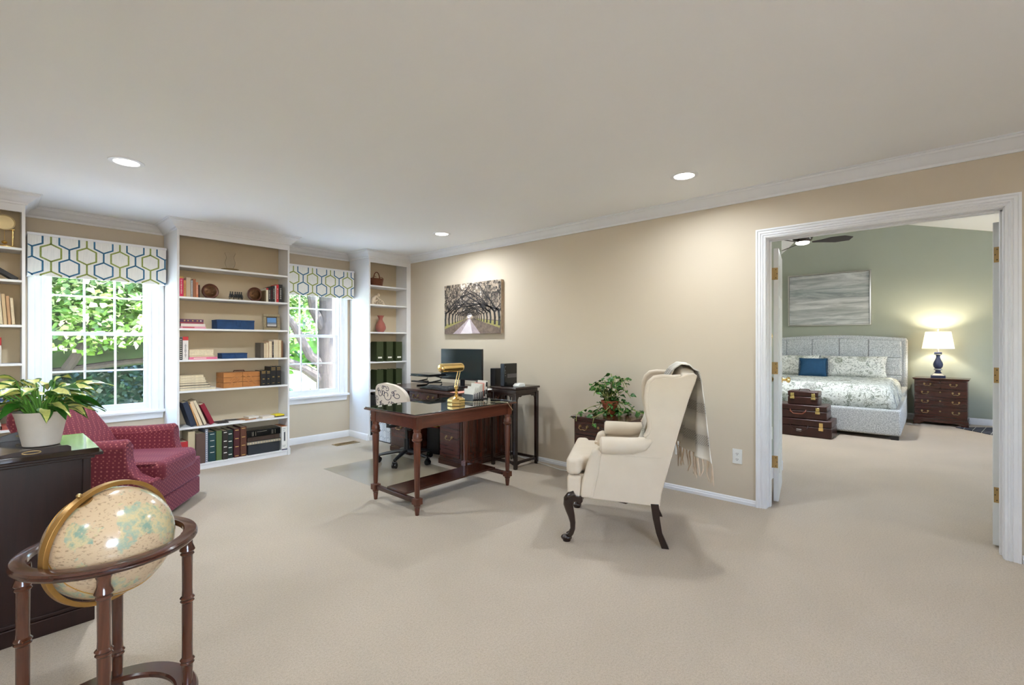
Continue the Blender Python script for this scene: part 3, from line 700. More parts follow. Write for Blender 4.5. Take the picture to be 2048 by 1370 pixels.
for i, (x, w, h, c) in enumerate(((3.335, .06, .2, (24, 24, 26)), (3.40, .07, .22, (30, 32, 34)))):
    book(x, Z0, w, h, .2, c, ['black box file on the lowest corner shelf behind the desk leg', 'charcoal box file on the lowest corner shelf'][i], name='box_file', cat='box file')
# ---------------- left bookcase things
e = thing('anniversary_clock', 'brass anniversary clock with pillars on the top left shelf', 'clock', (.125, 5.53, 2.01))
m = MB().lathe([(.085, 0), (.085, .012), (.07, .020), (.001, .022)], n=32); m.build('base', 'brass', e)
m = MB()
for xx in (-.045, .045): m.cyl((xx, 0, .02), (xx, 0, .15), .006)
m.box((-.055, -.02, .15), (.055, .02, .158)); m.build('pillar_frame', 'brass', e)
m = MB(); m.ell((0, 0, .05), (.018, .018, .014), 12); m.cyl((0, 0, .05), (0, 0, .15), .002, n=6); m.build('pendulum', 'brass', e)
m = MB(); m.T = Matrix.Translation((0, -.02, .205)) @ Matrix.Rotation(PI / 2, 4, 'X'); m.lathe([(.001, -.02), (.055, -.02), (.06, -.01), (.06, .01), (.054, .012), (.052, .006), (.001, .006)], n=32); m.build('dial', plain('pale gilt dial', (224, 206, 160), .3, .3), e)
o = flat(.06, 1.756, .26, .16, .03, (44, 44, 46), 'dark grey book lying at the right end of the second left shelf'); o.rotation_euler = (0, .62, 0); o.location = (-.03, YF, 1.90)
o['label'] = 'dark grey book propped at a slant on the second left shelf'
x = -.10
for i in range(11):
    w = (.02, .028, .018, .03, .022, .03, .016, .026, .02, .018, .018)[i]; h = (.26, .27, .25, .27, .26, .265, .25, .25, .24, .225, .215)[i]
    c = ((206, 176, 132), (230, 216, 190), (180, 140, 100), (226, 204, 170), (214, 186, 146), (200, 150, 110), (70, 54, 46), (228, 214, 188), (206, 180, 140), (188, 150, 110), (214, 190, 150))[i]
    lb = ['tan paperback', 'ivory book', 'slim brown book', 'thick cream book', 'beige book', 'dull orange book', 'dark brown slim book', 'white-edged book', 'sand-coloured book', 'fawn book', 'last pale book']
    (edgebook if i % 3 == 1 else book)(x, 1.40, w, h, .17, c, lb[i] + ' in the leaning row on the third left shelf', lean=.0 if i < 7 else .06); x += w + .0035
book(.03, 1.094, .034, .20, .16, (226, 222, 220), 'white cookbook with a red top on the fourth left shelf', deco=lambda m, w, h: (m.box((-.0004, -.001, h * .66), (w + .0004, 0, h), 4), lettering(m, w, h, 3, .1, .6)))
book(.068, 1.094, .038, .205, .16, (214, 208, 206), 'white book with a maroon top beside the cookbook on the fourth left shelf', deco=lambda m, w, h: (m.box((-.0004, -.001, h * .7), (w + .0004, 0, h), 4), m.box((w * .2, -.001, h * .06), (w * .8, 0, h * .16), 3)))
for i in range(3): flat(-.06 + i * .01, .797 + i * .026, .24, .16, .025, ((40, 70, 120), (216, 214, 210), (226, 220, 214))[i], ('blue book lowest in the stack behind the leafy plant', 'white book in the middle of the stack behind the leafy plant', 'book with reddish lettering on top of the stack behind the leafy plant')[i], deco=(dl(4) if False else (lambda m, w, t: m.box((w * .3, -.0006, t * .3), (w * .9, 0, t * .6), 4)) if i == 2 else None))
for i in range(4): book(-.02 + i * .036, .574, .026, .19, .16, ((70, 70, 74), (200, 196, 190), (90, 80, 76), (214, 208, 200))[i], ['dark grey', 'pale grey', 'brown-grey', 'off-white'][i] + ' book leaning on the low left shelf above the cabinet', lean=.24, deco=dl(3 if i % 2 else 1))
flat(.10, .574, .10, .14, .035, (168, 84, 72), 'small terracotta red book lying on the low left shelf beside the planter')
# ================================================================ FURNITURE OF THE STUDY
def sqr(m, cx, cy, z0, z1, a, b, mi=0):
    """square tapered post"""
    return m.add([(cx - a, cy - a, z0), (cx + a, cy - a, z0), (cx + a, cy + a, z0), (cx - a, cy + a, z0), (cx - b, cy - b, z1), (cx + b, cy - b, z1), (cx + b, cy + b, z1), (cx - b, cy + b, z1)],
                 [(3, 2, 1, 0), (4, 5, 6, 7), (0, 1, 5, 4), (1, 2, 6, 5), (2, 3, 7, 6), (3, 0, 4, 7)], mi)
g = G('dark leather under polished glass'); g.P(Base_Color=C((30, 34, 28)), Roughness=.03); g.set(g.b, 'Specular IOR Level', .9); g.set(g.b, 'Coat Weight', 1.0); g.set(g.b, 'Coat Roughness', .01); M['glasstop'] = g.m
# ---- writing table
e = thing('writing_table', 'reddish wooden writing table on turned legs with a glass-covered top', 'table', (2.605, 3.085, 0))
hx, hy = .489, .272
MB().prism([(-.56, -.335), (.545, -.335), (.545, .335), (-.56, .335)], 'z', .722, .737).build('tabletop', 'walnutx', e, bev=.006, seg=3)
MB().box((-.552, -.327, .737), (.537, .327, .745)).build('glass_cover', 'glasstop', e, bev=.002)
m = MB(); m.box((-hx, -hy - .02, .630), (hx, -hy, .722)).box((-hx, hy, .630), (hx, hy + .02, .722)).box((-hx - .02, -hy, .630), (-hx, hy, .722)).box((hx, -hy, .630), (hx + .02, hy, .722))
m.build('apron', 'walnutx', e, bev=.002)
for a in (-1, 1):
    for b in (-1, 1):
        m = MB(); cx, cy = a * hx, b * hy
        sqr(m, cx, cy, .628, .722, .027, .027)
        m.lathe([(.016, .532), (.027, .536), (.037, .545), (.037, .556), (.031, .562), (.034, .570), (.030, .592), (.024, .604), (.028, .612), (.026, .628)], (cx, cy, 0), 20)
        m.lathe([(.0165, .128), (.019, .15), (.0275, .52), (.026, .534)], (cx, cy, 0), 8, ph=PI / 8)
        m.lathe([(.024, .128), (.029, .120)], (cx, cy, 0), 16)
        sqr(m, cx, cy, .080, .124, .0285, .0285)
        m.lathe([(.014, 0), (.020, .052), (.017, .058), (.024, .064), (.025, .074), (.018, .080)], (cx, cy, 0), 14)
        m.build('leg', 'walnut', e, bev=.001)
for a in (-1, 1): MB().box((a * hx - .016, -hy, .086), (a * hx + .016, hy, .118)).build('stretcher', 'mahogy', e, bev=.004)
MB().box((-hx, -.125, .118), (hx, .115, .134)).build('lower_shelf', 'mahog', e, bev=.003)
# ---- handles
def bail(e, x, y, z, w=.07, mat='oldbrass'):
    m = MB()
    for q in (-1, 1): m.cyl((x, y + q * w / 2, z), (x - .004, y + q * w / 2, z), .013, .011, 12); m.ell((x - .010, y + q * w / 2, z), (.007, .006, .006), 8)
    m.tube([(x - .012, y - w / 2, z), (x - .016, y - w / 2 - .003, z - .015), (x - .018, y - w * .3, z - .028), (x - .018, y, z - .024), (x - .018, y + w * .3, z - .028), (x - .016, y + w / 2 + .003, z - .015), (x - .012, y + w / 2, z)], .0035, 8)
    return m.build('handle', mat, e)
def escutcheon(e, x, y, z):
    m = MB(); m.cyl((x, y, z), (x - .003, y, z), .011, .010, 14); m.cyl((x - .003, y, z + .001), (x - .0045, y, z + .001), .003, n=8, mi=1); return m.build('escutcheon', ['oldbrass', 'black'], e)
# ---- pedestal desk against the wall (front faces -X)
e = thing('pedestal_desk', 'dark mahogany pedestal desk against the wall carrying the monitor', 'desk', (3.19, 3.52, 0))
MB().box((-.10, -.07, .735), (.70, 1.28, .762)).build('desktop', 'mahogy', e, bev=.006, seg=3)
M['dullred'] = wood('mahogany drawer front', (50, 24, 22), (92, 48, 42), .25, 'Y', coat=.3)
def pedestal(y0, y1, nm):
    p = MB().box((0.006, y0, .07), (.66, y1, .735)).build(nm, 'mahogz', e, bev=.002)
    MB().box((-.006, y0 - .014, 0), (.672, y1 + .014, .055)).box((0, y0 - .008, .055), (.666, y1 + .008, .072)).build('plinth', 'mahogy', p, bev=.003)
    for z0, z1, n in ((.095, .475, 1), (.49, .60, 1), (.612, .715, 1)):
        d = MB().box((-.010, y0 + .018, z0), (.006, y1 - .018, z1)).box((-.013, y0 + .035, z0 + .018), (-.010, y1 - .035, z1 - .018)).build('drawer', M['dullred'], p, bev=.002)
        hm = bail(p, -.013, (y0 + y1) / 2, (z0 + z1) / 2 + .012, .085, 'oldbrass')
    return p
pedestal(0, .34, 'pedestal'); pedestal(.86, 1.22, 'pedestal')
c_ = MB().box((0.0, .34, .60), (.66, .86, .735)).build('centre_rail', 'mahogy', e); MB().box((-.010, .36, .625), (0, .84, .72)).build('centre_drawer', M['dullred'], e, bev=.002)
for y in (.47, .73): bail(e, -.010, y, .68, .085)
MB().box((.62, .34, .20), (.64, .86, .60)).build('modesty_panel', 'mahogz', e)
m = MB()
for x0, x1 in ((.05, .34), (.38, .63)):
    m.box((x0, -.006, .12), (x0 + .02, 0, .69)).box((x1 - .02, -.006, .12), (x1, 0, .69)).box((x0 + .02, -.006, .12), (x1 - .02, 0, .14)).box((x0 + .02, -.006, .67), (x1 - .02, 0, .69))
m.build('end_moulding', 'mahogz', e, bev=.002)
for x in (0.0, .655): m = MB(); sqr(m, x, -.004, .055, .735, .012, .012); m.build('corner_post', 'mahogz', e, bev=.003)
e = thing('paper_tray', 'red and yellow folders lying in the kneehole of the pedestal desk', 'folder', (3.36, 4.10, .36), .2)
e.location = (3.42, 4.14, 0)
MB().box((0, 0, 0), (.24, .18, .30)).build('carton', 'black', e, bev=.003); MB().box((-.02, 0, .302), (.24, .2, .312)).build('red_folder', bmat((150, 24, 30)), e); MB().box((-.03, .01, .312), (.16, .17, .318)).build('yellow_folder', bmat((210, 180, 70)), e)
e.name = 'file_carton'; e['label'] = 'dark file carton with red and yellow folders under the pedestal desk'; e['category'] = 'carton'
# ---- monitor
e = thing('computer_monitor', 'wide flat black computer monitor facing the office chair', 'monitor', (3.62, 4.0, .762), math.radians(3))
s = MB().box((-.006, -.325, .075), (.016, .325, .425)).build('housing', 'black', e, bev=.002)
MB().box((-.0075, -.318, .092), (-.006, .318, .418)).build('screen', 'screen', e)
MB().prism([(-.04, .2), (.04, .2), (.03, .004), (-.03, .004)], 'x', .016, .03).build('neck', 'black', e, bev=.002)
MB().prism([(-.10, -.11), (.03, -.11), (.03, .11), (-.10, .11)], 'z', .001, .008).build('foot', 'black', e, bev=.002)
# ---- keyboard, mouse, papers
e = thing('keyboard', 'black computer keyboard on the pedestal desk in front of the monitor', 'keyboard', (3.16, 3.70, .763), 0)
MB().prism([(0, 0), (.155, 0), (.155, .028), (0, .012)], 'y', 0, .46).build('case', 'black', e, bev=.004)
m = MB()
for i in range(5):
    for j in range(15):
        if (i == 0 and 4 < j < 9): continue
        zz = .0125 + i * .0031; m.box((.012 + i * .027, .012 + j * .0292, zz + .0015), (.034 + i * .027, .036 + j * .0292, zz + .0085))
m.build('keys', plain('charcoal keys', (52, 54, 58), .5), e, bev=.0015, seg=1)
o = MB().ell((0, 0, .016), (.052, .032, .017), 18, e=.9).build('computer_mouse', 'blackgloss'); o.location = (3.26, 3.62, .764); tag(o, 'black computer mouse near the end of the pedestal desk', 'mouse')
o = bx('folder', (3.11, 3.46, .7625), (3.36, 3.60, .7655), bmat((218, 150, 130)), bev=0); tag(o, 'salmon pink folder lying under the mouse', 'folder')
o = bx('paper_sheet', (3.37, 3.46, .7625), (3.62, 3.66, .7665), 'paper', bev=0); o.rotation_euler = (0, 0, 0); tag(o, 'white papers spread beside the monitor on the pedestal desk', 'paper')
# ---- laptop stand and laptop
e = thing('laptop_stand', 'black folding laptop riser beside the monitor', 'laptop stand', (3.30, 4.30, .762))
m = MB()
for y in (-.12, .12):
    m.tube([(.02, y, .008), (.16, y, .006), (.19, y, .02), (.185, y, .045), (.03, y, .055)], .008, 8); m.tube([(.03, y, .055), (.17, y, .07), (.175, y, .10), (.10, y, .118)], .007, 8)
m.box((-.02, -.17, .048), (.02, .17, .064)); m.build('legs', 'black', e)
MB().box((-.04, -.17, .118), (.23, .17, .124)).build('platform', 'black', e, bev=.002)
e = thing('laptop', 'closed black laptop lying on the folding riser', 'laptop', (3.27, 4.30, .8865))
MB().box((0, -.17, 0), (.24, .17, .012)).build('base', 'blackgloss', e, bev=.003); MB().box((0, -.17, .0125), (.24, .17, .02)).build('lid', 'blackgloss', e, bev=.003)
# ---- tall stand
e = thing('plant_stand', 'tall dark carved square stand between the desk and the wall', 'stand', (3.69, 3.25, 0))
k = .165
MB().prism([(-.195, -.18), (.195, -.18), (.195, .18), (-.195, .18)], 'z', .790, .812).build('top', 'darkwood', e, bev=.006)
MB().box((-.175, -.165, .742), (.175, .165, .79)).build('frieze', 'darkwood', e, bev=.006)
for a in (-1, 1):
    for b in (-1, 1): 
        m = MB(); sqr(m, a * k, b * (k - .012), 0, .76, .016, .018); m.build('leg', 'darkwood', e, bev=.003)
arc = [(-.15, .745), (.15, .745), (.15, .66), (.135, .69), (.12, .715), (.09, .712), (.07, .725), (-.07, .725), (-.09, .712), (-.12, .715), (-.135, .69), (-.15, .66)]
for b in (-1, 1): MB().prism(arc, 'y', b * (k - .012) - .006, b * (k - .012) + .006).build('bracket', 'darkwood', e); MB().prism([(p[0] * .93, p[1]) for p in arc], 'x', b * k - .006, b * k + .006).build('bracket', 'darkwood', e)
lo = [(-.15, .075), (.15, .075), (.15, .035), (.10, .05), (-.10, .05), (-.15, .035)]
for b in (-1, 1): MB().prism(lo, 'y', b * (k - .012) - .009, b * (k - .012) + .009).build('stretcher', 'darkwood', e); MB().prism([(p[0] * .93, p[1]) for p in lo], 'x', b * k - .009, b * k + .009).build('stretcher', 'darkwood', e)
e = thing('internet_router', 'glossy black upright router on the tall dark stand', 'router', (3.64, 3.29, .8125), math.radians(4))
MB().box((-.105, -.028, 0), (.105, .028, .232)).build('housing', 'blackgloss', e, bev=.005); MB().box((-.06, -.0295, .085), (.098, -.028, .125)).build('front_band', plain('grey band', (84, 80, 80), .3), e)
m = MB()
for z in (.11, .135, .16, .2): m.cyl((-.092, -.028, z), (-.092, -.030, z), .003, n=8)
m.build('buttons', 'chrome', e)
e = thing('speaker_box', 'smaller black box behind the router on the pedestal desk', 'modem', (3.78, 3.60, .7625), math.radians(-4)); MB().box((-.055, -.04, 0), (.055, .04, .215)).build('housing', 'black', e, bev=.004)
MB().box((-.045, -.042, .05), (.045, -.04, .19)).build('grille', M['black'], e); e.name = 'modem'
e = thing('power_adapter', 'small white smart plug box on the edge of the tall stand', 'adapter', (3.635, 3.145, .8125), .1); MB().prism([(-.055, 0), (.055, 0), (.06, .012), (.048, .034), (-.03, .034), (-.06, .014)], 'y', -.035, .035).build('housing', 'whitepl', e, bev=.004)
MB().cyl((.065, 0, .008), (.078, 0, .008), .006).build('plug', 'black', e)
m = MB(); m.tube([(3.80, 3.36, .80), (3.80, 3.41, .72), (3.77, 3.38, .58), (3.79, 3.40, .42), (3.74, 3.36, .28), (3.72, 3.34, .12), (3.76, 3.36, .02)], .006, 8)
tag(m.build('power_cable', 'black'), 'thick black cable hanging behind the legs of the tall stand', 'cable')
m = MB(); m.tube([(3.76, 3.40, .79), (3.74, 3.42, .66), (3.70, 3.40, .52), (3.78, 3.42, .50), (3.82, 3.42, .62), (3.80, 3.42, .76)], .0035, 8); m.tube([(3.70, 3.42, .75), (3.74, 3.42, .6), (3.83, 3.42, .45), (3.80, 3.42, .7)], .003, 8)
tag(m.build('thin_cable', M['black']), 'thin looped cables hanging under the top of the tall stand', 'cable')
m = MB(); m.tube([(3.84, 3.4, .045), (3.86, 3.0, .006), (3.80, 2.75, .006), (3.86, 2.55, .006), (3.80, 2.42, .01), (3.74, 2.34, .04)], .004, 8)
tag(m.build('white_cord', 'whitepl'), 'thin white cord along the foot of the wall beside the low chest', 'cord')
# ---- brass lamp
e = thing('desk_lamp', 'polished brass piano lamp with a horizontal cylinder shade on the writing table', 'desk lamp', (2.665, 3.005, .7455))
MB().lathe([(.078, 0), (.078, .010), (.081, .016), (.078, .022), (.078, .038), (.048, .056), (.022, .064), (.014, .07)], n=8, ph=PI / 8).build('base', 'brass', e, smooth=20)
m = MB().lathe([(.012, .062), (.016, .072), (.009, .08), (.012, .09), (.018, .098), (.009, .106), (.009, .118), (.016, .124), (.016, .132), (.008, .136)], n=16)
m.ell((0, 0, .14), (.02, .014, .014), 12); m.build('stem', 'brass', e)
m = MB()
for q in (-.012, .014): m.cyl((q - .008, 0, .135), (q + .034, 0, .285), .0042, n=10)
m.ell((.03, 0, .288), (.012, .01, .01), 10); m.ell((.055, 0, .29), (.01, .01, .01), 10); m.cyl((.028, 0, .29), (.06, 0, .29), .006, n=8); m.build('arm', 'brass', e)
m = MB(); m.T = Matrix.Translation((-.055, 0, .305)) @ Matrix.Rotation(PI / 2, 4, 'Y'); m.lathe([(.001, -.125), (.028, -.122), (.036, -.112), (.037, -.10), (.037, .10), (.036, .112), (.028, .122), (.001, .125)], n=28)
m.T = Matrix.Identity(4); m.cyl((-.19, 0, .305), (-.175, 0, .305), .006, n=10); m.build('shade', 'brass', e)
m = MB(); m.tube([(.07, -.01, .012), (.11, -.06, .008), (.20, -.16, .008), (.30, -.255, .007), (.34, -.275, .000), (.38, -.27, -.04), (.42, -.262, -.075)], .0028, 6); m.build('cord', plain('gold coloured cord', (190, 176, 140), .4), e)
# ---- letter rack
e = thing('letter_rack', 'black letter rack at the back of the writing table, full of envelopes', 'letter rack', (2.99, 3.06, .7455))
m = MB().box((-.085, -.01, 0), (.105, .15, .006))
for k in range(9): m.box((-.082 + k * .022, 0, .006), (-.080 + k * .022, .14, .05 + k * .004))
m.box((.10, 0, .006), (.105, .15, .15)); m.build('rack', 'black', e)
for k in range(9):
    h = .09 + .008 * k + (.012 if k % 3 == 1 else 0)
    o = MB().box((-.0025, .0, .008), (.0025, .125 - (k % 2) * .02, .008 + h)).build('envelope', 'paper' if k != 6 else bmat((232, 168, 150)), None, bev=.0005); o.location = (2.99 - .071 + k * .0205, 3.062, .7455); o.rotation_euler = (0, math.radians(5), 0)
    tag(o, ('salmon pink envelope sticking up at the tall end of the letter rack' if k == 6 else 'white envelope standing upright in the black letter rack'), 'envelope', 'envelopes in the letter rack' if k != 6 else None)
# ---- office chair
e = thing('office_chair', 'office chair with a cream scroll-patterned back and black five-star base', 'office chair', (3.0, 4.17, 0), math.radians(10))
for k in range(5):
    a = math.radians(200 + 72 * k); c, s_ = math.cos(a), math.sin(a)
    o = MB().tube([(0, 0, .115), (.10 * c, .10 * s_, .112), (.20 * c, .20 * s_, .095), (.285 * c, .285 * s_, .078)], [.030, .026, .022, .018], 8, flat=.75).build('base_arm', 'black', e)
    m = MB()
    for q in (-.014, .014): m.cyl((.285 * c - s_ * (q - .008), .285 * s_ + c * (q - .008), .028), (.285 * c - s_ * (q + .008), .285 * s_ + c * (q + .008), .028), .0275, n=18)
    m.cyl((.285 * c, .285 * s_, .028), (.285 * c, .285 * s_, .078), .008, n=8); m.tube([(.285 * c - s_ * w_, .285 * s_ + c * w_, .058) for w_ in (-.024, 0, .024)], .010, 8); m.build('caster', 'blackgloss', o)
m = MB().cyl((0, 0, .10), (0, 0, .24), .028).cyl((0, 0, .24), (0, 0, .40), .016); m.cyl((0, 0, .38), (0, 0, .42), .03); m.build('gas_column', 'black', e)
m = MB().box((-.10, -.10, .405), (.12, .10, .430)).box((-.26, -.03, .395), (-.08, .03, .415)); m.cyl((.02, -.16, .41), (.02, -.05, .41), .006); m.ell((-.05, -.09, .37), (.03, .03, .03), 10); m.tube([(-.02, .05, .41), (-.02, .20, .40), (-.02, .25, .37)], .006, 6); m.build('tilt_mechanism', 'black', e, bev=.003)
MB().ell((.02, 0, .462), (.235, .24, .042), 28, e=.55).build('seat', plain('black seat fabric', (30, 30, 33), .9), e)
m = MB(); m.tube([(-.20, 0, .40), (-.265, 0, .41), (-.285, 0, .50), (-.275, 0, .62)], .018, 8, flat=.5); m.build('back_bar', 'black', e)
M['scroll'] = plain('cream scroll fabric ground', (220, 208, 194), .85, var=.05)
M['scrollink'] = plain('navy scroll print', (62, 56, 76), .8)
def back_fn(u, v, off=0.0):
    a = (u - .5) * 2; zz = v; w = .235 * (1 - .10 * (1 - zz)) * math.sqrt(max(0.0, 1 - max(0, (zz - .45) / .55) ** 2.6)) if zz > .45 else .235 * (.72 + .28 * (zz / .45))
    y = a * max(w, .002); x = -.245 - .05 * zz + .16 * y * y / .055 * .5 - off
    return (x, y, .47 + .385 * zz)
m = MB(); n_ = 22
m.grid(lambda u, v: back_fn(u, v, .022), n_, n_, 0); m.grid(lambda u, v: back_fn(u, v, -.02), n_, n_, 0)
edge = [(u, 0) for u in [i / n_ for i in range(n_)]] + [(1, i / n_) for i in range(n_)] + [(1 - i / n_, 1) for i in range(n_)] + [(0, 1 - i / n_) for i in range(n_)]
L_ = len(edge); m.add([back_fn(*p, off=.022) for p in edge] + [back_fn(*p, off=-.02) for p in edge], [(i, (i + 1) % L_, (i + 1) % L_ + L_, i + L_) for i in range(L_)])
rr = random.Random(3)
def spiral(m, cu, cv, r, turns, d, s0):
    pts = []
    for i in range(18):
        t = i / 17; rad = r * (1 - .82 * t); a = s0 + d * turns * 2 * PI * t
        u, v = cu + rad * math.cos(a) / .47, cv + rad * math.sin(a) / .385
        if not (0.03 < u < .97 and .02 < v < .93): 
            if len(pts) > 1: m.tube(pts, .0032, 5, 1)
            pts = []; continue
        pts.append(back_fn(u, v, .0225))
    if len(pts) > 1: m.tube(pts, .0032, 5, 1)
for cu, cv, r in ((.2, .15, .045), (.5, .12, .06), (.82, .2, .04), (.3, .42, .055), (.62, .40, .05), (.85, .55, .045), (.18, .68, .05), (.45, .68, .06), (.70, .74, .05), (.40, .88, .035), (.58, .9, .03), (.12, .4, .035), (.75, .05, .03)):
    spiral(m, cu, cv, r, 1.2, rr.choice((-1, 1)), rr.uniform(0, 6.3)); spiral(m, cu + .09, cv + .06, r * .55, 1.0, rr.choice((-1, 1)), rr.uniform(0, 6.3))
m.build('backrest', ['scroll', 'scrollink'], e, smooth=60)
# ---- chair mat
g = G('clear vinyl chair mat'); tr = g.n('BsdfTransparent', {'Color': (.95, .945, .92, 1)}); gl = g.n('BsdfGlossy', {'Roughness': .2}); fr = g.math('POWER', g.n('LayerWeight', {'Blend': .5}).outputs[1], 3.0); mx = g.n('MixShader', {'Fac': g.math('MULTIPLY_ADD', fr, .35, .04)})
g.t.links.new(tr.outputs[0], mx.inputs[1]); g.t.links.new(gl.outputs[0], mx.inputs[2]); g.t.links.new(mx.outputs[0], g.out.inputs[0]); M['vinyl'] = g.m
m = MB().box((2.27, 3.50, .0005), (3.10, 4.54, .004)); m.build('x', 'vinyl').name = 'chair_mat'; tag(D.objects['chair_mat'], 'clear plastic mat on the carpet under the office chair', 'chair mat')
D.objects['chair_mat'].modifiers.new('b', 'BEVEL').width = .0015
# ---- floor register
e = thing('floor_vent', 'brown metal floor vent near the recess under the second window', 'vent', (3.03, 5.475, 0), math.radians(0))
m = MB().box((-.155, -.065, .001), (-.135, .065, .006)).box((.135, -.065, .001), (.155, .065, .006)).box((-.135, -.065, .001), (.135, -.045, .006)).box((-.135, .045, .001), (.135, .065, .006)); m.build('rim', 'oldbrass', e, bev=.001)
m = MB()
for k in range(14): m.box((-.128 + k * .0195, -.045, .001), (-.121 + k * .0195, .045, .005))
m.box((-.135, -.018, .001), (.135, -.012, .0055)).box((-.135, .012, .001), (.135, .018, .0055)); m.build('grille', 'oldbrass', e)
MB().box((-.135, -.045, .0002), (.135, .045, .0010)).build('duct', 'black', e)
# ---- wall plates
def outlet(x, y, z, label):
    e = thing('wall_outlet', label, 'outlet', (x, y, z))
    MB().box((-.006, -.036, -.058), (0, .036, .058)).build('plate', 'whitepl', e, bev=.003)
    for dz in (-.022, .022):
        m = MB(); m.cyl((-.006, 0, dz), (-.009, 0, dz), .017, n=20); m.box((-.0098, -.008, dz - .004), (-.0088, -.005, dz + .006), 1).box((-.0098, .005, dz - .003), (-.0088, .008, dz + .005), 1); m.cyl((-.0088, 0, dz - .009), (-.0098, 0, dz - .009), .0028, n=8, mi=1)
        m.build('socket', ['whitepl', 'black'], e)
outlet(XR - .0005, 1.155, .365, 'white double outlet plate on the tan wall beside the door casing')
outlet(XR - .0005, 1.62, .36, 'white plug-in plate on the wall just behind the wing chair')
# ---- low chest with pothos
def chest(name, label, loc, rz, W_, D_, H_, rows, top2=False):
    e = thing(name, label, 'chest of drawers', loc, rz); w = W_ / 2
    MB().box((0, -w + .01, .10), (D_, w - .01, H_ - .025)).build('carcass', 'mahogy', e, bev=.002)
    MB().box((-.025, -w - .012, H_ - .014), (D_ + .005, w + .012, H_)).box((-.014, -w - .004, H_ - .026), (D_, w + .004, H_ - .014)).build('top', 'mahogy', e, bev=.004, seg=3)
    MB().box((-.010, -w, .065), (D_, w, .10)).build('base_moulding', 'mahogy', e, bev=.006)
    sk = [(-w - .003, 0), (-w - .003, .07), (w + .003, .07), (w + .003, 0), (w - .07, 0), (w - .085, .02), (w - .11, .032), (w - .12, .045), (-w + .12, .045), (-w + .11, .032), (-w + .085, .02), (-w + .07, 0)]
    MB().prism(sk, 'x', -.013, .006).build('bracket_foot', 'mahogy', e, bev=.002); MB().prism([(.0, 0), (.0, .07), (D_, .07), (D_, 0), (D_ - .07, 0), (D_ - .10, .04), (.10, .04), (.07, 0)], 'y', -w - .003, -w + .012).build('bracket_foot', 'mahogy', e); MB().prism([(.0, 0), (.0, .07), (D_, .07), (D_, 0), (D_ - .07, 0), (D_ - .10, .04), (.10, .04), (.07, 0)], 'y', w - .012, w + .003).build('bracket_foot', 'mahogy', e)
    zt = H_ - .036
    for i, h in enumerate(rows):
        sp = ((-w + .02, -.004), (.004, w - .02)) if (top2 and i == 0) else ((-w + .02, w - .02),)
        for a, b in sp:
            d = MB().box((-.010, a, zt - h + .004), (0, b, zt - .004)).build('drawer', 'mahogy', e, bev=.003)
            zc = zt - h / 2 + .012
            if len(sp) == 2: bail(d, -.010, (a + b) / 2, zc)
            else:
                off = .28 * W_ if not rows[0] > .2 else .3 * W_
                bail(d, -.010, -off, zc); bail(d, -.010, off, zc); escutcheon(d, -.010, 0, zc + .004)
        zt -= h
    return e
chest('low_chest', 'low dark mahogany chest by the wall under the trailing vine', (3.36, 2.045, 0), 0, .50, .50, .64, (.115, .15, .19 + .03))
# ================================================================ WING CHAIR (local x = backwards, y = across, z = up)
g = G('cream damask upholstery'); v = g.co((1, 1, 1)); n = g.noise(v, 9, 3); w = g.noise(v, 420, 2)
g.P(Base_Color=g.mix(n, C((208, 193, 172)), C((218, 204, 184))), Roughness=.85); g.set(g.b, 'Sheen Weight', .2); g.bump(g.math('ADD', w, g.math('MULTIPLY', n, .6)), .12, .003); M['cream'] = g.m
e = thing('wing_chair', 'cream upholstered wing chair on dark cabriole legs seen from behind its side', 'armchair', (2.455, 1.729, 0), math.radians(-62))
WD = .69; KS = .085
def sp_poly(): return [(.135, .282), (.35, .268), (.565, .252), (.575, .33), (.6, .424), (.66, .65), (.700, .79), (.737, .916), (.77, 1.01), (.785, 1.06), (.765, 1.072), (.73, 1.068), (.69, 1.052), (.64, 1.043), (.58, 1.046), (.535, 1.038), (.508, 1.012), (.494, .975), (.488, .93), (.490, .88), (.498, .82), (.509, .77), (.510, .735), (.498, .70), (.478, .675), (.445, .655), (.36, .63), (.27, .63), (.225, .60), (.205, .53), (.185, .46), (.165, .38)]
def side(near):
    m = MB(); P_ = sp_poly(); t = .035
    y = (lambda x, d: d + KS * x) if near else (lambda x, d: WD - d - KS * x)
    vs = [(x, y(x, 0), z) for x, z in P_] + [(x, y(x, t), z) for x, z in P_]; n = len(P_)
    m.add(vs, [tuple(range(n)), tuple(range(2 * n - 1, n - 1, -1))] + [(i, i + n, (i + 1) % n + n, (i + 1) % n) for i in range(n)])
    o = m.build('side_panel', 'cream', e, bev=.008, seg=3)
    # thick rolled wing front edge
    pts = [(x - .0, y(x, .02), z) for x, z in P_[12:25]]
    MB().tube(pts, [.012] + [.019] * (len(pts) - 2) + [.014], 12).build('wing_roll', 'cream', o)
    # rolled arm
    yy = lambda x: y(x, .018)
    m = MB(); m.tube([(.205, yy(.2), .617), (.215, yy(.2), .617), (.30, yy(.3), .617), (.40, yy(.4), .618), (.47, yy(.47), .632), (.515, yy(.51), .66)], [.040, .053, .054, .052, .044, .02], 20); m.build('arm', 'cream', o)
    m = MB(); a0, a1 = sorted((y(.12, -.006), y(.12, .085)))
    m.prism([(.085, .285), (.165, .285), (.20, .44), (.215, .575), (.20, .60), (.155, .58), (.12, .48), (.092, .38)], 'y', a0, a1); m.build('arm_front', 'cream', o, bev=.018, seg=4)
    # welt where the arm cover meets the outer panel
    yo = (lambda x: y(x, -.004)); MB().tube([(.19 + .035 * k, yo(.19 + .035 * k), .566 - .001 * k) for k in range(12)], .0025, 6).build('welt', 'cream', o)
side(True); side(False)
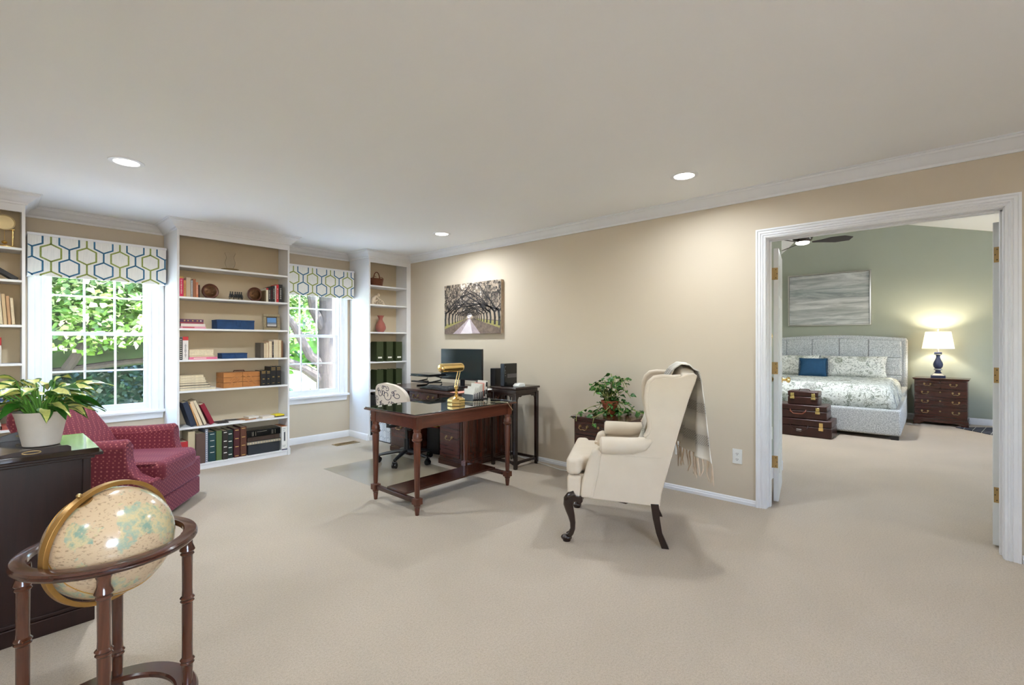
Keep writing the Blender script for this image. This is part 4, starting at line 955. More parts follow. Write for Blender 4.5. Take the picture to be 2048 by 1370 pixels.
MB().box((.02, .05, .275), (.57, WD - .05, .42)).build('seat_frame', 'cream', e, bev=.02, seg=4)
m = MB(); m.prism([(-.004, .005), (.085, .005), (.095, .09), (.55, .11), (.55, WD - .11), (.095, WD - .09), (.085, WD - .005), (-.004, WD - .005)], 'z', .425, .535); m.build('seat_cushion', 'cream', e, bev=.03, seg=5)
MB().box((.0, .02, .282), (.09, WD - .02, .418)).build('front_rail', 'cream', e, bev=.02, seg=4)
def bk(u, v):
    y = .065 + (WD - .13) * u; c = math.cos((u - .5) * PI)
    z = .42 + (.64 + .055 * c ** 1.2) * v
    return y, z
m = MB(); nu, nv = 18, 16
def fr_(u, v): y, z = bk(u, v); x = .485 + .215 * v ** 1.1 - .03 * math.sin(PI * min(v, 1)) * math.cos((u - .5) * PI); return (x, y, z)
def ba_(u, v): y, z = bk(u, v); x = .575 + .205 * v; return (x, y, z)
vs = [fr_(i / nu, j / nv) for j in range(nv + 1) for i in range(nu + 1)] + [ba_(i / nu, j / nv) for j in range(nv + 1) for i in range(nu + 1)]
N_ = (nu + 1) * (nv + 1); fs = []
for j in range(nv):
    for i in range(nu): a = j * (nu + 1) + i; fs += [(a, a + 1, a + nu + 2, a + nu + 1), (a + N_, a + nu + 1 + N_, a + nu + 2 + N_, a + 1 + N_)]
for i in range(nu): a = nv * (nu + 1) + i; fs += [(a, a + 1, a + 1 + N_, a + N_), (i, i + N_, i + 1 + N_, i + 1)]
for j in range(nv): a = j * (nu + 1); b = a + nu; fs += [(a, a + nu + 1, a + nu + 1 + N_, a + N_), (b, b + N_, b + nu + 1 + N_, b + nu + 1)]
m.add(vs, fs); m.build('backrest', 'cream', e, bev=.014, seg=3, smooth=50)
for y in (.03, WD - .03):
    m = MB(); m.tube([(.055, y, .30), (.030, y, .285), (.012, y, .262), (.008, y, .235), (.016, y, .20), (.028, y, .16), (.036, y, .12), (.036, y, .08), (.026, y, .055), (.010, y, .038)], [.03, .036, .036, .032, .027, .022, .018, .016, .018, .022], 14)
    m.ell((-.004, y, .022), (.036, .028, .020), 16); m.lathe([(.024, 0), (.026, .006), (.02, .012)], (-.002, y, 0), 14); m.box((.03, y - .028, .262), (.10, y + .028, .29)); m.build('front_leg', 'darkwood', e)
for y, s in ((.055, 1), (WD - .055, -1)):
    m = MB(); q = [(.535, .0, .27), (.545, 0, .18), (.562, 0, .09), (.598, 0, .0)]
    vs = []; 
    for i, (x, _, z) in enumerate(q):
        a = (.024, .021, .018, .022)[i]; vs += [(x - a, y + s * x * .02 - a, z), (x + a, y + s * x * .02 - a, z), (x + a, y + s * x * .02 + a, z), (x - a, y + s * x * .02 + a, z)]
    m.add(vs, [(0, 1, 2, 3)] + [(i * 4 + k, i * 4 + (k + 1) % 4, i * 4 + 4 + (k + 1) % 4, i * 4 + 4 + k) for i in range(3) for k in range(4)] + [(12, 13, 14, 15)]); m.build('rear_leg', 'darkwood', e, bev=.002)
# ---- throw over the crest
g = G('cream and grey woven throw'); v = g.co((1, 1, 1)); sx = g.n('SeparateXYZ', {0: v}); zz = sx.outputs[2]
band = g.ramp(g.math('FRACT', g.math('MULTIPLY', zz, 5.2)), [(.0, (0, 0, 0, 1)), (.30, (0, 0, 0, 1)), (.33, (1, 1, 1, 1)), (.62, (1, 1, 1, 1)), (.65, (0, 0, 0, 1))])
ck = g.n('TexBrick', {'Vector': g.co((1, 1, 1), rot=(PI / 2, 0, 0)), 'Color1': (0, 0, 0, 1), 'Color2': (0, 0, 0, 1), 'Mortar': (1, 1, 1, 1), 'Scale': 40.0, 'Mortar Size': .035, 'Brick Width': .35, 'Row Height': .3}).outputs[0]
gr = g.ramp(g.math('FRACT', g.math('MULTIPLY', zz, 5.2)), [(.0, C((226, 220, 208))), (.2, C((206, 200, 190))), (.28, C((190, 184, 174))), (.66, C((200, 194, 184))), (.9, C((228, 222, 210)))])
g.P(Base_Color=g.mix(g.math('MULTIPLY', band, g.math('MULTIPLY', ck, .8)), gr, C((72, 70, 68))), Roughness=.95); g.bump(g.noise(v, 300, 2), .3, .004); M['throw'] = g.m
M['fringe'] = plain('beige yarn fringe', (204, 184, 160), .95, var=.15)
tv = thing('throw_blanket', 'cream and grey woven throw with fringe hanging over the back of the wing chair', 'throw blanket', (2.455, 1.729, 0), math.radians(-62))
prof = [(.30, .545), (.40, .55), (.455, .575), (.485, .66), (.520, .78), (.565, .90), (.625, 1.02), (.672, 1.095), (.712, 1.125), (.760, 1.120), (.796, 1.085), (.808, 1.02), (.815, .92), (.822, .80), (.828, .70), (.832, .60), (.834, .565)]
wid = [(.26, .56), (.26, .56), (.25, .56), (.24, .57), (.23, .56), (.22, .53), (.20, .50), (.17, .47), (.15, .44), (.13, .42), (.12, .41), (.10, .41), (.07, .43), (.04, .44), (.02, .46), (.0, .47), (-.01, .48)]
def tf(u, v):
    t = v * (len(prof) - 1); i = min(int(t), len(prof) - 2); f_ = t - i
    x = prof[i][0] * (1 - f_) + prof[i + 1][0] * f_; z = prof[i][1] * (1 - f_) + prof[i + 1][1] * f_
    a = wid[i][0] * (1 - f_) + wid[i + 1][0] * f_; b = wid[i][1] * (1 - f_) + wid[i + 1][1] * f_
    y = a + (b - a) * u; k = max(0, v - .62) / .38
    x += .020 * k * math.sin(u * 15 + 1) + .004 * math.sin(u * 22); x -= .15 * u * k if v > .62 else 0; z += .003 * math.sin(u * 9) + (.035 * k * (u - .4) if v > .7 else 0)
    if v < .62 and v > .2: x -= .012 + .006 * math.sin(u * 18)
    return (x, y, z)
m = MB(); m.grid(tf, 40, 64); m.build('cloth', 'throw', tv, solid=.006, smooth=60)
m = MB(); rr = random.Random(5)
for k in range(22):
    u = k / 21; p = tf(u, 1.0); L = rr.uniform(.10, .145); m.tube([p, (p[0] + rr.uniform(-.004, .006), p[1] + rr.uniform(-.004, .004), p[2] - .02), (p[0] + rr.uniform(-.01, .01), p[1] + rr.uniform(-.010, .010), p[2] - L * .6), (p[0] + rr.uniform(-.012, .012), p[1] + rr.uniform(-.014, .014), p[2] - L)], [.005, .0065, .005, .003], 6)
m.build('back_fringe', 'fringe', tv)
m = MB()
for k in range(20):
    u = k / 19; p = tf(u, 0.0); dx, dy = -rr.uniform(.08, .16), rr.uniform(-.06, .06); m.tube([p, (p[0] - .02, p[1], .543), (p[0] + dx * .6, p[1] + dy * .4, .541), (p[0] + dx, p[1] + dy, .540)], [.005, .006, .004, .003], 6)
m.build('seat_fringe', 'fringe', tv)
# ================================================================ RECLINER
g = G('burgundy dotted upholstery'); v = g.co((1, 1, 1)); vo = g.n('TexVoronoi', {'Vector': g.co((1, 1, 1), rot=(.6, .6, .785)), 'Scale': 52.0, 'Randomness': 0.0}); n = g.noise(v, 6, 2)
g.P(Base_Color=g.mix(g.ramp(vo.outputs[0], [(.24, (.55, .55, .55, 1)), (.36, (0, 0, 0, 1))]), g.mix(n, C((98, 20, 34)), C((112, 26, 40))), C((188, 112, 100))), Roughness=.75)
g.set(g.b, 'Sheen Weight', .25); g.set(g.b, 'Sheen Tint', (.8, .45, .75, 1)); M['burg'] = g.m
e = thing('recliner', 'burgundy dotted recliner in front of the left window', 'recliner', (.976, 4.194, 0), math.radians(-36.4))
MB().box((-.78, -.36, .03), (-.03, .36, .30)).build('base', 'burg', e, bev=.02, seg=3)
m = MB().box((-.03, -.372, .035), (.0, .372, .17)).box((-.03, -.372, .178), (.004, .372, .335)); m.build('front_panel', 'burg', e, bev=.014, seg=3)
MB().box((-.52, -.268, .29), (.025, .268, .435)).build('seat_cushion', 'burg', e, bev=.045, seg=5)
m = MB()
for z, x in ((.405, .015),):
    m.tube([(-.48, -.262, z + .02), (-.05, -.262, z + .018), (.008, -.24, z + .006), (.018, 0, z + .008), (.008, .24, z + .006), (-.05, .262, z + .018), (-.48, .262, z + .02)], .006, 8)
m.build('piping', 'burg', e)
for s in (-1, 1):
    pr = [(-.78, .05), (-.02, .05), (-.02, .33), (-.05, .345), (-.10, .37), (-.135, .42), (-.15, .50), (-.15, .565), (-.17, .585), (-.45, .56), (-.62, .565), (-.72, .60), (-.78, .60)]
    a, b = sorted((s * .268, s * .375)); o = MB().prism(pr, 'y', a, b).build('arm', 'burg', e, bev=.028, seg=4)
    m = MB(); m.tube([(-.155, s * .325, .555), (-.17, s * .325, .557), (-.40, s * .325, .548), (-.60, s * .325, .552), (-.70, s * .325, .575)], [.04, .056, .054, .05, .02], 16); m.build('arm_pad', 'burg', o)
m = MB(); nu = 12
pr = [(-.47, .36), (-.50, .44), (-.60, .62), (-.70, .76), (-.755, .815), (-.82, .835), (-.88, .80), (-.88, .72), (-.80, .55), (-.70, .36)]
MB().prism(pr, 'y', -.29, .29).build('backrest', 'burg', e, bev=.05, seg=5)
MB().box((-.70, -.3, .0), (-.08, .3, .03)).build('foot', 'black', e)
# ================================================================ GLOBE
gx, gy, rl, th = .282, 1.995, .2035, -.2217
e = thing('globe_stand', 'floor globe stand of reddish wood with a round ring on four turned legs', 'globe stand', (gx, gy, 0), th)
ring = [(.196, .596), (.224, .590), (.231, .594), (.234, .600), (.230, .604), (.234, .608), (.230, .614), (.222, .6165), (.196, .6165), (.192, .612), (.192, .600)]
def annulus(m, prof, n=72):
    k = len(prof); vs = [(r * math.cos(2 * PI * i / n), r * math.sin(2 * PI * i / n), z) for i in range(n) for r, z in prof]
    return m.add(vs, [(i * k + a, i * k + (a + 1) % k, ((i + 1) % n) * k + (a + 1) % k, ((i + 1) % n) * k + a) for i in range(n) for a in range(k)])
M['cherry'] = wood('polished cherry', (56, 27, 18), (104, 58, 38), .22, 'Z', coat=.5); M['cherryx'] = wood('polished cherry ring', (50, 25, 18), (90, 48, 34), .2, 'X', coat=.5)
annulus(MB(), ring).build('horizon_ring', 'cherryx', e)
annulus(MB(), [(.170, .052), (.232, .050), (.236, .056), (.236, .062), (.230, .070), (.174, .070), (.168, .064)]).build('lower_ring', 'cherryx', e)
for k in range(4):
    a = k * PI / 2; c = (rl * math.cos(a), rl * math.sin(a), 0)
    m = MB().lathe([(.018, .0), (.020, .02), (.014, .04), (.020, .05), (.015, .072), (.0165, .12), (.017, .135), (.0215, .142), (.018, .148), (.0225, .154), (.0165, .162), (.0160, .20), (.0165, .33), (.0165, .352), (.0215, .358), (.018, .363), (.0225, .370), (.0165, .377), (.0155, .40), (.0165, .515), (.0215, .522), (.018, .528), (.0235, .536), (.0205, .545), (.0165, .556), (.0165, .575), (.020, .583), (.019, .596)], c, 18)
    m.build('leg', 'cherry', e)
e2 = thing('globe', 'antique-coloured world globe in a brass meridian ring', 'globe', (gx, gy, .617))
g = G('antique globe map'); v = g.co((1, 1, 1)); n = g.noise(v, 9.5, 8, .62, .25); n2 = g.noise(v, 22, 5, .6); ln = g.noise(g.co((30, 8, 60)), 3, 3, .7)
land = g.ramp(n, [(.50, (0, 0, 0, 1)), (.525, (1, 1, 1, 1))]); landc = g.ramp(n2, [(.35, C((128, 158, 140))), (.48, C((206, 186, 140))), (.6, C((150, 170, 150))), (.7, C((214, 170, 130)))])
sea = g.mix(g.ramp(ln, [(.56, (0, 0, 0, 1)), (.62, (.6, .6, .6, 1))]), C((204, 176, 142)), C((128, 106, 82)))
g.P(Base_Color=g.mix(g.math('MULTIPLY', land, .92), sea, landc), Roughness=.22); g.set(g.b, 'Coat Weight', .6); g.set(g.b, 'Coat Roughness', .12)
tilt = Matrix.Rotation(math.radians(-28), 4, 'Y')
hv = Vector((-.99 * .82 - .14 * .57, .14 * .82 - .99 * .57, 0)); hv.normalize(); ang = math.atan2(hv.y, hv.x)
m = MB().ell((0, 0, 0), (.170, .170, .170), 64); b_ = m.build('sphere', g.m, e2, smooth=80)
m = MB(); m.T = Matrix.Rotation(math.radians(52), 4, 'X') @ Matrix.Rotation(math.radians(22), 4, 'Y'); m.tube([(.1702 * math.cos(2 * PI * i / 72), .1702 * math.sin(2 * PI * i / 72), 0) for i in range(72)], .0016, 6, closed=True); m.build('ecliptic_line', plain('gilt line', (178, 128, 40), .4, .4), e2)
m = MB(); mp = Matrix(((hv.x, 0, -hv.y, 0), (hv.y, 0, hv.x, 0), (0, 1, 0, 0), (0, 0, 0, 1)))
# meridian band: a flat ring in the plane (hv, z)
n = 96; vs = []; fs = []
nrm = Vector((-hv.y, hv.x, 0))
for i in range(n):
    a = 2 * PI * i / n; rad = hv * math.cos(a) + Vector((0, 0, 1)) * math.sin(a)
    for r, w in ((.176, -.011), (.190, -.011), (.190, .011), (.176, .011)): p = rad * r + nrm * w; vs.append(tuple(p))
for i in range(n):
    j = (i + 1) % n
    for k in range(4): fs.append((i * 4 + k, i * 4 + (k + 1) % 4, j * 4 + (k + 1) % 4, j * 4 + k))
m.add(vs, fs); m.build('meridian_ring', M['meridian'] if 'meridian' in M else plain('antique brass meridian', (168, 128, 70), .35, .75, .08, 30), e2, bev=.001)
pa = math.radians(62); pd = hv * math.cos(pa) + Vector((0, 0, 1)) * math.sin(pa)
m = MB()
for s in (1, -1): m.cyl(tuple(pd * .168 * s), tuple(pd * .194 * s), .006, n=10); m.cyl(tuple(pd * .170 * s), tuple(pd * .173 * s), .024, n=24); m.ell(tuple(pd * .196 * s), (.008, .008, .008), 10)
m.build('pole_pin', 'oldbrass', e2)
# ================================================================ CABINET WITH TRAY TOP
e = thing('side_cabinet', 'large very dark wooden cabinet with a tray-sided top at the left edge', 'cabinet', (0, 0, 0))
M['cabwood'] = wood('very dark mahogany', (26, 12, 9), (52, 27, 19), .38, 'Z', spec=.35)
MB().box((-1.15, 2.862, .085), (.325, 3.27, .745)).build('carcass', 'cabwood', e, bev=.002)
for y in (2.868, 3.262): m = MB(); sqr(m, .318, y, .085, .745, .014, .014); m.build('corner_post', 'cabwood', e, bev=.003)
MB().box((-1.17, 2.85, 0), (.345, 3.285, .07)).box((-1.16, 2.856, .07), (.338, 3.278, .088)).build('plinth', 'cabwood', e, bev=.004)
m = MB().box((-1.16, 2.842, .738), (.345, 3.288, .752)).box((-1.18, 2.822, .752), (.372, 3.303, .766)); m.build('cornice', 'cabwood', e, bev=.004)
M['darktop'] = wood('polished dark top', (26, 16, 13), (48, 28, 22), .13, 'X', coat=.6)
MB().box((-1.2, 2.80, .768), (.355, 3.30, .79)).build('top', 'darktop', e, bev=.003)
pn = [(.262, .79), (.262, .812), (.25, .822), (.16, .822), (.09, .812), (.02, .797), (-.06, .791), (-.2, .791), (-.2, .79)]
def gal(y, k, name):
    p = [(a, .79 + (b - .79) * k) for a, b in pn]; o = MB().prism(p, 'y', y, y + .012).build(name, 'cabwood', e, bev=.004)
    m = MB(); m.tube([(.14 + .028 * math.cos(t), y - .0015 if k < 1.2 else y - .0015, .79 + .014 * k + .006 * math.sin(t)) for t in [2 * PI * i / 24 for i in range(24)]], .002, 6, closed=True); m.build('hand_hole_rim', 'oldbrass', o)
gal(2.806, .8, 'tray_side'); gal(3.276, 1.6, 'tray_side')
# ================================================================ PLANTS
def leafmesh(m, base, d, up, L, Wd, droop, mi_e, mi_c, cen=.6, nseg=7, fold=.15, heart=False, twist=0.0):
    d = Vector(d).normalized(); side_ = d.cross(Vector(up)); side_ = (side_ if side_.length > 1e-3 else Vector((1, 0, 0))).normalized(); u_ = side_.cross(d).normalized()
    side_ = (Matrix.Rotation(twist, 3, d) @ side_); u_ = (Matrix.Rotation(twist, 3, d) @ u_)
    def fn(a, b):
        t = b; w = Wd * (math.sin(PI * min(1, t * .92 + .08) ** .8) if not heart else (math.sin(PI * (t * .78 + .22)) ** .8 * (1.0 if t > .12 else .85)))
        s = (a - .5) * 2
        q = Vector(base) + d * (L * (t - (.10 * (abs(s)) if heart and t < .3 else 0))) + side_ * (s * w / 2) + u_ * (abs(s) * w * fold) - Vector((0, 0, 1)) * (droop * L * t * t)
        return tuple(q + u_ * .004 * math.sin(t * 9 + s * 2))
    m.grid(fn, 6, nseg, (lambda a, b: mi_c if abs(a - .5) * 2 < cen * (1 - b * .25) and .06 < b < .93 else mi_e))
M['leafg'] = plain('deep green leaf', (44, 96, 30), .35, var=.25, nscale=25); M['leafc'] = plain('cream yellow leaf centre', (206, 206, 120), .4, var=.15, nscale=60); M['leafm'] = plain('mid green leaf', (86, 134, 50), .35, var=.2, nscale=30)
for k_ in ('leafg', 'leafc', 'leafm'):
    b0 = M[k_].node_tree.nodes['Principled BSDF']; b0.inputs['Subsurface Weight'].default_value = 0.0; b0.inputs['Specular IOR Level'].default_value = .45
M['planter'] = plain('white ribbed planter', (208, 196, 184), .55, var=.03, nscale=20)
pg = thing('potted_dieffenbachia', 'leafy plant with cream-centred leaves in a white tapered planter on the cabinet', 'potted plant', (.185, 3.055, .791))
def rib(r): return r
MB().lathe([(.058, 0), (.063, .003), (.066, .02), (.088, .135), (.092, .145), (.095, .156), (.090, .156), (.084, .14), (.080, .135), (.001, .134)], n=48).build('pot', 'planter', pg)
MB().lathe([(.001, .1355), (.081, .1355), (.081, .137), (.001, .139)], n=24).build('soil', plain('dark soil', (42, 30, 22), .95, var=.3, nscale=80), pg)
m = MB(); rr = random.Random(12)
view = Vector((-.06, -1, .0))
for k in range(84):
    a = rr.uniform(0, 2 * PI); r0 = rr.uniform(0, .05); el = rr.choice((.15, .35, .5, .75, 1.0, 1.2)) if k > 5 else rr.uniform(1.0, 1.35)
    st = Vector((r0 * math.cos(a), r0 * math.sin(a), .14)); dr = Vector((math.cos(a) * math.cos(el), math.sin(a) * math.cos(el), math.sin(el))); SL = rr.uniform(.06, .17) if el > .4 else rr.uniform(.03, .09)
    tip = st + Vector((dr.x * SL * .8, dr.y * SL * .8, SL * (.55 + .45 * dr.z)))
    m.tube([tuple(st), tuple((st + tip) / 2 + Vector((0, 0, .012))), tuple(tip)], [.0045, .0035, .0028], 6, 2)
    ld = Vector((math.cos(a), math.sin(a), math.tan(min(el, 1.1)) * .30)); up = Vector((0, 0, 1))
    top = el > .7
    leafmesh(m, tip, ld, up, rr.uniform(.10, .165), rr.uniform(.042, .068), rr.uniform(.25, .75), 0 if not top or k % 2 else 2, 1 if rr.random() < (.85 if top else .35) else 0, cen=rr.uniform(.55, .85), fold=.12, twist=rr.uniform(-.7, .7))
m.build('foliage', ['leafg', 'leafc', 'leafm'], pg, smooth=80, recalc=False)
# pothos on the low chest
pt = thing('potted_pothos', 'trailing green vine in a terracotta pot on the low chest', 'potted plant', (3.63, 2.10, .6405))
MB().lathe([(.045, 0), (.05, .004), (.066, .085), (.074, .086), (.076, .118), (.070, .118), (.066, .10), (.001, .098)], n=32).build('pot', plain('terracotta', (150, 76, 50), .7, var=.1), pt)
m = MB(); rr = random.Random(21); ax = Vector((.6655, -.7464, 0)); bx_ = Vector((.7464, .6655, 0))
def vine(pts, nl, r=.0026, sz=(.035, .055)):
    P3 = [Vector(p) for p in pts]; dense = []
    for i in range(len(P3) - 1):
        for q in range(6): dense.append(P3[i].lerp(P3[i + 1], q / 6))
    dense.append(P3[-1]); sm = [dense[0]] + [(dense[i - 1] + dense[i] + dense[i + 1]) / 3 for i in range(1, len(dense) - 1)] + [dense[-1]]
    m.tube([tuple(p) for p in sm], r, 5, 1)
    for q in range(nl):
        p = sm[int((q + .7) / nl * (len(sm) - 1))]; a = rr.uniform(0, 2 * PI); d = Vector((math.cos(a), math.sin(a), rr.uniform(-.3, .7)))
        st = p + d * .018; m.tube([tuple(p), tuple(st)], .0014, 4, 1)
        L = rr.uniform(*sz); leafmesh(m, st, d, (0, 0, 1), L, L * .8, .35, 0, 2 if rr.random() < .5 else 0, cen=.5, nseg=6, fold=.1, heart=True, twist=rr.uniform(-.9, .9))
for k in range(20):
    s = rr.uniform(-.17, .15); b = rr.uniform(-.1, .06); h = rr.uniform(.02, .17) * (1 - abs(s) * 2.4) + .10
    q = ax * s + bx_ * b; vine([(q.x * .2, q.y * .2, .10), (q.x * .5, q.y * .5, .10 + h * .6), (q.x * .85, q.y * .85, .10 + h), (q.x * 1.15, q.y * 1.15, .08 + h * rr.uniform(.5, .95))], 5)
for k in range(16):
    s = rr.uniform(-.24, .30); b = rr.uniform(-.16, .02); q = ax * s + bx_ * b; q.x = min(q.x, .22); q.y = max(-.26, min(.2, q.y))
    vine([(q.x * .25, q.y * .25, .11), (q.x * .55, q.y * .55, .09), (q.x * .8, q.y * .8, .03), (q.x, q.y, .02), (q.x * 1.05, q.y * 1.1 + .02, .015)], 6)
vine([(-.03, -.03, .1), (-.14, -.08, .08), (-.24, -.06, .03), (-.305, -.03, .01), (-.315, -.02, -.06)], 6); vine([(-.04, .0, .1), (-.12, .1, .07), (-.20, .16, .03), (-.29, .15, .012), (-.31, .14, -.04)], 6)
m.build('foliage', ['leafg', plain('pale green stem', (150, 160, 90), .5), 'leafm'], pt, smooth=80, recalc=False)
# ================================================================ VALANCES
g = G('off-white slub linen'); v = g.co((60, 60, 2)); n = g.noise(v, 6, 3, .6); g.P(Base_Color=g.ramp(n, [(.3, C((228, 230, 228))), (.6, C((243, 243, 240)))]), Roughness=.9); M['linen'] = g.m
M['blueline'] = plain('blue ikat line', (62, 116, 152), .9, var=.2, nscale=90); M['greenline'] = plain('olive green ikat line', (152, 166, 92), .9, var=.2, nscale=90)
M['greyline'] = plain('grey blue line', (128, 140, 158), .9, var=.12, nscale=90)
def lattice(m, rect, x0, px, z0, pz, w, y, mi_a, mi_b, axis='y', ph=0):
    """two interlocked columns of ogee hexagons drawn as ribbons"""
    hw, vs_, hh = .276 * px, .17 * pz, .32 * pz
    nx = int((rect[2] - rect[0]) / px) + 3; nz = int((rect[3] - rect[1]) / pz) + 3
    for i in range(-2, nx * 2):
        mi = mi_a if i % 2 == 0 else mi_b; cx = x0 + i * px / 2; off = 0 if i % 2 == 0 else pz / 2
        for k in range(-2, nz):
            cz = z0 + k * pz + off
            for s in (1, -1):
                q = [(cx, cz + hh), (cx + s * hw * .45, cz + hh * .80), (cx + s * hw, cz + vs_ * 1.05), (cx + s * hw, cz - vs_ * 1.05), (cx + s * hw * .45, cz - hh * .80), (cx, cz - hh)]
                strip(m, q, w, y, mi, rect, axis)
            strip(m, [(cx, cz + hh), (cx, cz + pz - hh)], w, y, mi, rect, axis)
def valance(x0, x1, ph, label):
    e = thing('window_valance', label, 'valance', (0, 0, 0), 0, 'lattice patterned window valances')
    y0, y1, z0, z1 = 5.712, 5.888, 1.832, 2.176
    m = MB().box((x0, y0, z0), (x1, y0 + .018, z1)).box((x0, y0 + .018, z0), (x0 + .018, y1, z1)).box((x1 - .018, y0 + .018, z0), (x1, y1, z1))
    lattice(m, (x0, z0, x1, z1), ph, .2325, 1.918, .236, .0125, y0 - .0008, 1, 2)
    m.build('fabric_panel', ['linen', 'blueline', 'greenline'], e, smooth=0)
    MB().box((x0 - .004, y0 - .006, z1), (x1 + .004, y1, z1 + .022)).build('top_board', 'trim', e, bev=.002)
valance(.262, 1.228, .288, 'valance with blue and green lattice over the left window')
valance(2.325, 3.275, 2.60, 'valance with blue and green lattice over the window nearest the corner')
# lattice patterned bin beside the corner bookcase
e = thing('fabric_bin', 'white storage bin with a pale grey-blue lattice standing behind the writing table', 'storage bin', (3.385, 5.05, 0))
m = MB().box((0, 0, .012), (.30, .33, .44)); lattice(m, (.0, .012, .33, .44), .04, .15, .02, .17, .005, -.0008, 1, 1, 'x'); lattice(m, (0, .012, .30, .44), .04, .15, .02, .17, .005, -.0008, 1, 1, 'y')
m.build('bin_body', [plain('white canvas', (226, 230, 236), .85), 'greyline'], e, smooth=0); MB().box((-.002, -.002, 0), (.302, .332, .012)).build('bin_base', 'black', e)
# ================================================================ OUTSIDE
g = G('sunny lawn'); v = g.co(); n = g.noise(v, 1.2, 4, .6); n2 = g.noise(v, 40, 3, .7)
g.P(Base_Color=g.mix(n2, g.ramp(n, [(.35, C((96, 128, 52))), (.6, C((150, 170, 84)))]), C((176, 190, 110))), Roughness=.9); M['lawn'] = g.m
struct(bx('lawn', (-25, 6.3, -.62), (32, 45, -.5), 'lawn', bev=0))
struct(bx('bounce_slab', (-14, -12, -.25), (12, -2.75, -.15), plain('pale bounce paving', (216, 212, 204), .8, var=.06), bev=0))  # unseen pale slab, added to bounce sun through the rear opening
M['stone'] = plain('pale stone terrace', (240, 238, 232), .8, var=.03)
struct(bx('garden_bounce_slab', (-8, 6.15, -.3), (11, 9.0, -.08), 'stone', bev=0))  # added below the sight line to bounce sunlight up onto the ceiling
g = G('tree bark'); v = g.co((1, 1, .35)); n = g.noise(v, 14, 6, .7, .5); g.P(Base_Color=g.ramp(n, [(.3, C((16, 14, 13))), (.65, C((42, 37, 34))), (.8, C((70, 64, 60)))]), Roughness=.95); g.bump(n, .8, .02); M['bark'] = g.m
def leafmat(name, a, b, tr=.35):
    g = G(name); n = g.noise(g.co(), 3.0, 3); col = g.ramp(n, [(.35, C(a)), (.65, C(b))]); g.P(Base_Color=col, Roughness=.45)
    t = g.n('BsdfTranslucent', {'Color': col}); mx = g.n('MixShader', {'Fac': tr}); g.t.links.new(g.b.outputs[0], mx.inputs[1]); g.t.links.new(t.outputs[0], mx.inputs[2]); g.t.links.new(mx.outputs[0], g.out.inputs[0]); return g.m
M['tleaf'] = leafmat('maple leaf', (40, 72, 28), (84, 114, 46)); M['hleaf'] = leafmat('ivy leaf', (16, 38, 26), (30, 60, 40), .15); M['litleaf'] = leafmat('sun highlight leaf', (150, 168, 104), (214, 222, 180))  # the near-white leaves have sun highlights put into their colour
def leaves(m, blobs, count, size, rr, flat_=.5, mis=(0,)):
    tot = sum(b[3] * b[4] * b[5] for b in blobs)
    for (cx, cy, cz, rx, ry, rz) in blobs:
        for _ in range(int(count * rx * ry * rz / tot)):
            while True:
                p = [rr.uniform(-1, 1) for _ in range(3)]; q = math.sqrt(sum(t * t for t in p))
                if .45 < q < 1: break
            c = Vector((cx + p[0] * rx, cy + p[1] * ry, cz + p[2] * rz)); L = rr.uniform(size * .6, size * 1.3)
            d = Vector((rr.gauss(0, 1), rr.gauss(0, 1), rr.gauss(-.3, .5))).normalized(); nn = Vector((rr.gauss(0, .6), rr.gauss(-.3, .6), 1)).normalized(); s = d.cross(nn)
            if s.length < .1: continue
            s.normalize(); w = L * .42; k = nn * (-.10 * L)
            m.add([tuple(c), tuple(c + d * L * .35 + s * w), tuple(c + d * L * .7 + s * w * .6 + k), tuple(c + d * L + k * 2), tuple(c + d * L * .7 - s * w * .6 + k), tuple(c + d * L * .35 - s * w), tuple(c + d * L * .5)],
                  [(0, 1, 6), (1, 2, 6), (2, 3, 6), (3, 4, 6), (4, 5, 6), (5, 0, 6)], rr.choice(mis))
rr = random.Random(40)
e = thing('maple_tree', 'sunlit broad-leaved tree filling the left window', 'tree', (1.2, 10.4, -.5))
m = MB(); m.tube([(-1.9, .2, 0), (-1.85, .2, 1.0), (-1.9, .3, 2.2), (-1.8, .2, 4.0)], [.22, .18, .15, .10], 12); m.build('trunk', 'bark', e)
for q in ([(-1.85, .2, 1.1), (-.8, -.1, 1.25), (.3, -.3, 1.42), (1.6, -.3, 1.55)], [(-1.85, .2, 1.3), (-.9, -.2, 1.7), (-.2, -.4, 2.2)], [(-.3, -.2, 1.34), (-.1, -.3, 1.75), (.1, -.4, 2.3)], [(-1.85, .2, 2.2), (-.9, -.2, 3.0), (.2, -.4, 3.5)]):
    MB().tube(q, [.08, .06, .05, .03][:len(q)], 8).build('branch', 'bark', e)
m = MB(); leaves(m, [(-1.3, -1.2, 3.0, 1.6, 1.0, 1.25), (.5, -1.4, 3.0, 1.6, 1.0, 1.3), (-.4, -.9, 2.2, 1.9, .8, .6), (1.4, -.9, 2.4, 1.2, .8, .8), (0, -1.2, 4.6, 2.6, 1.3, 1.0), (-2.4, -.9, 2.4, 1.0, .8, .9)], 19000, .10, rr, mis=(0, 0, 0, 1)); m.build('foliage', ['tleaf', 'litleaf'], e, smooth=0, recalc=False)
m = MB(); m.ell((.1, .35, 3.2), (3.4, .5, 1.9), 20); m.build('crown_shade', plain('deep shaded foliage', (24, 40, 20), .95, var=.4, nscale=4), e)  # dark mass behind the leaves, colours in the shaded gaps of the crown
e = thing('shade_tree', 'big grey tree trunk with forking limbs outside the corner window', 'tree', (4.75, 9.3, -.5))
m = MB(); m.tube([(0, 0, 0), (.0, 0, .7), (-.02, 0, 1.5), (.02, 0, 2.4), (.0, .1, 4.2)], [.30, .23, .20, .19, .15], 16); m.build('trunk', 'bark', e)
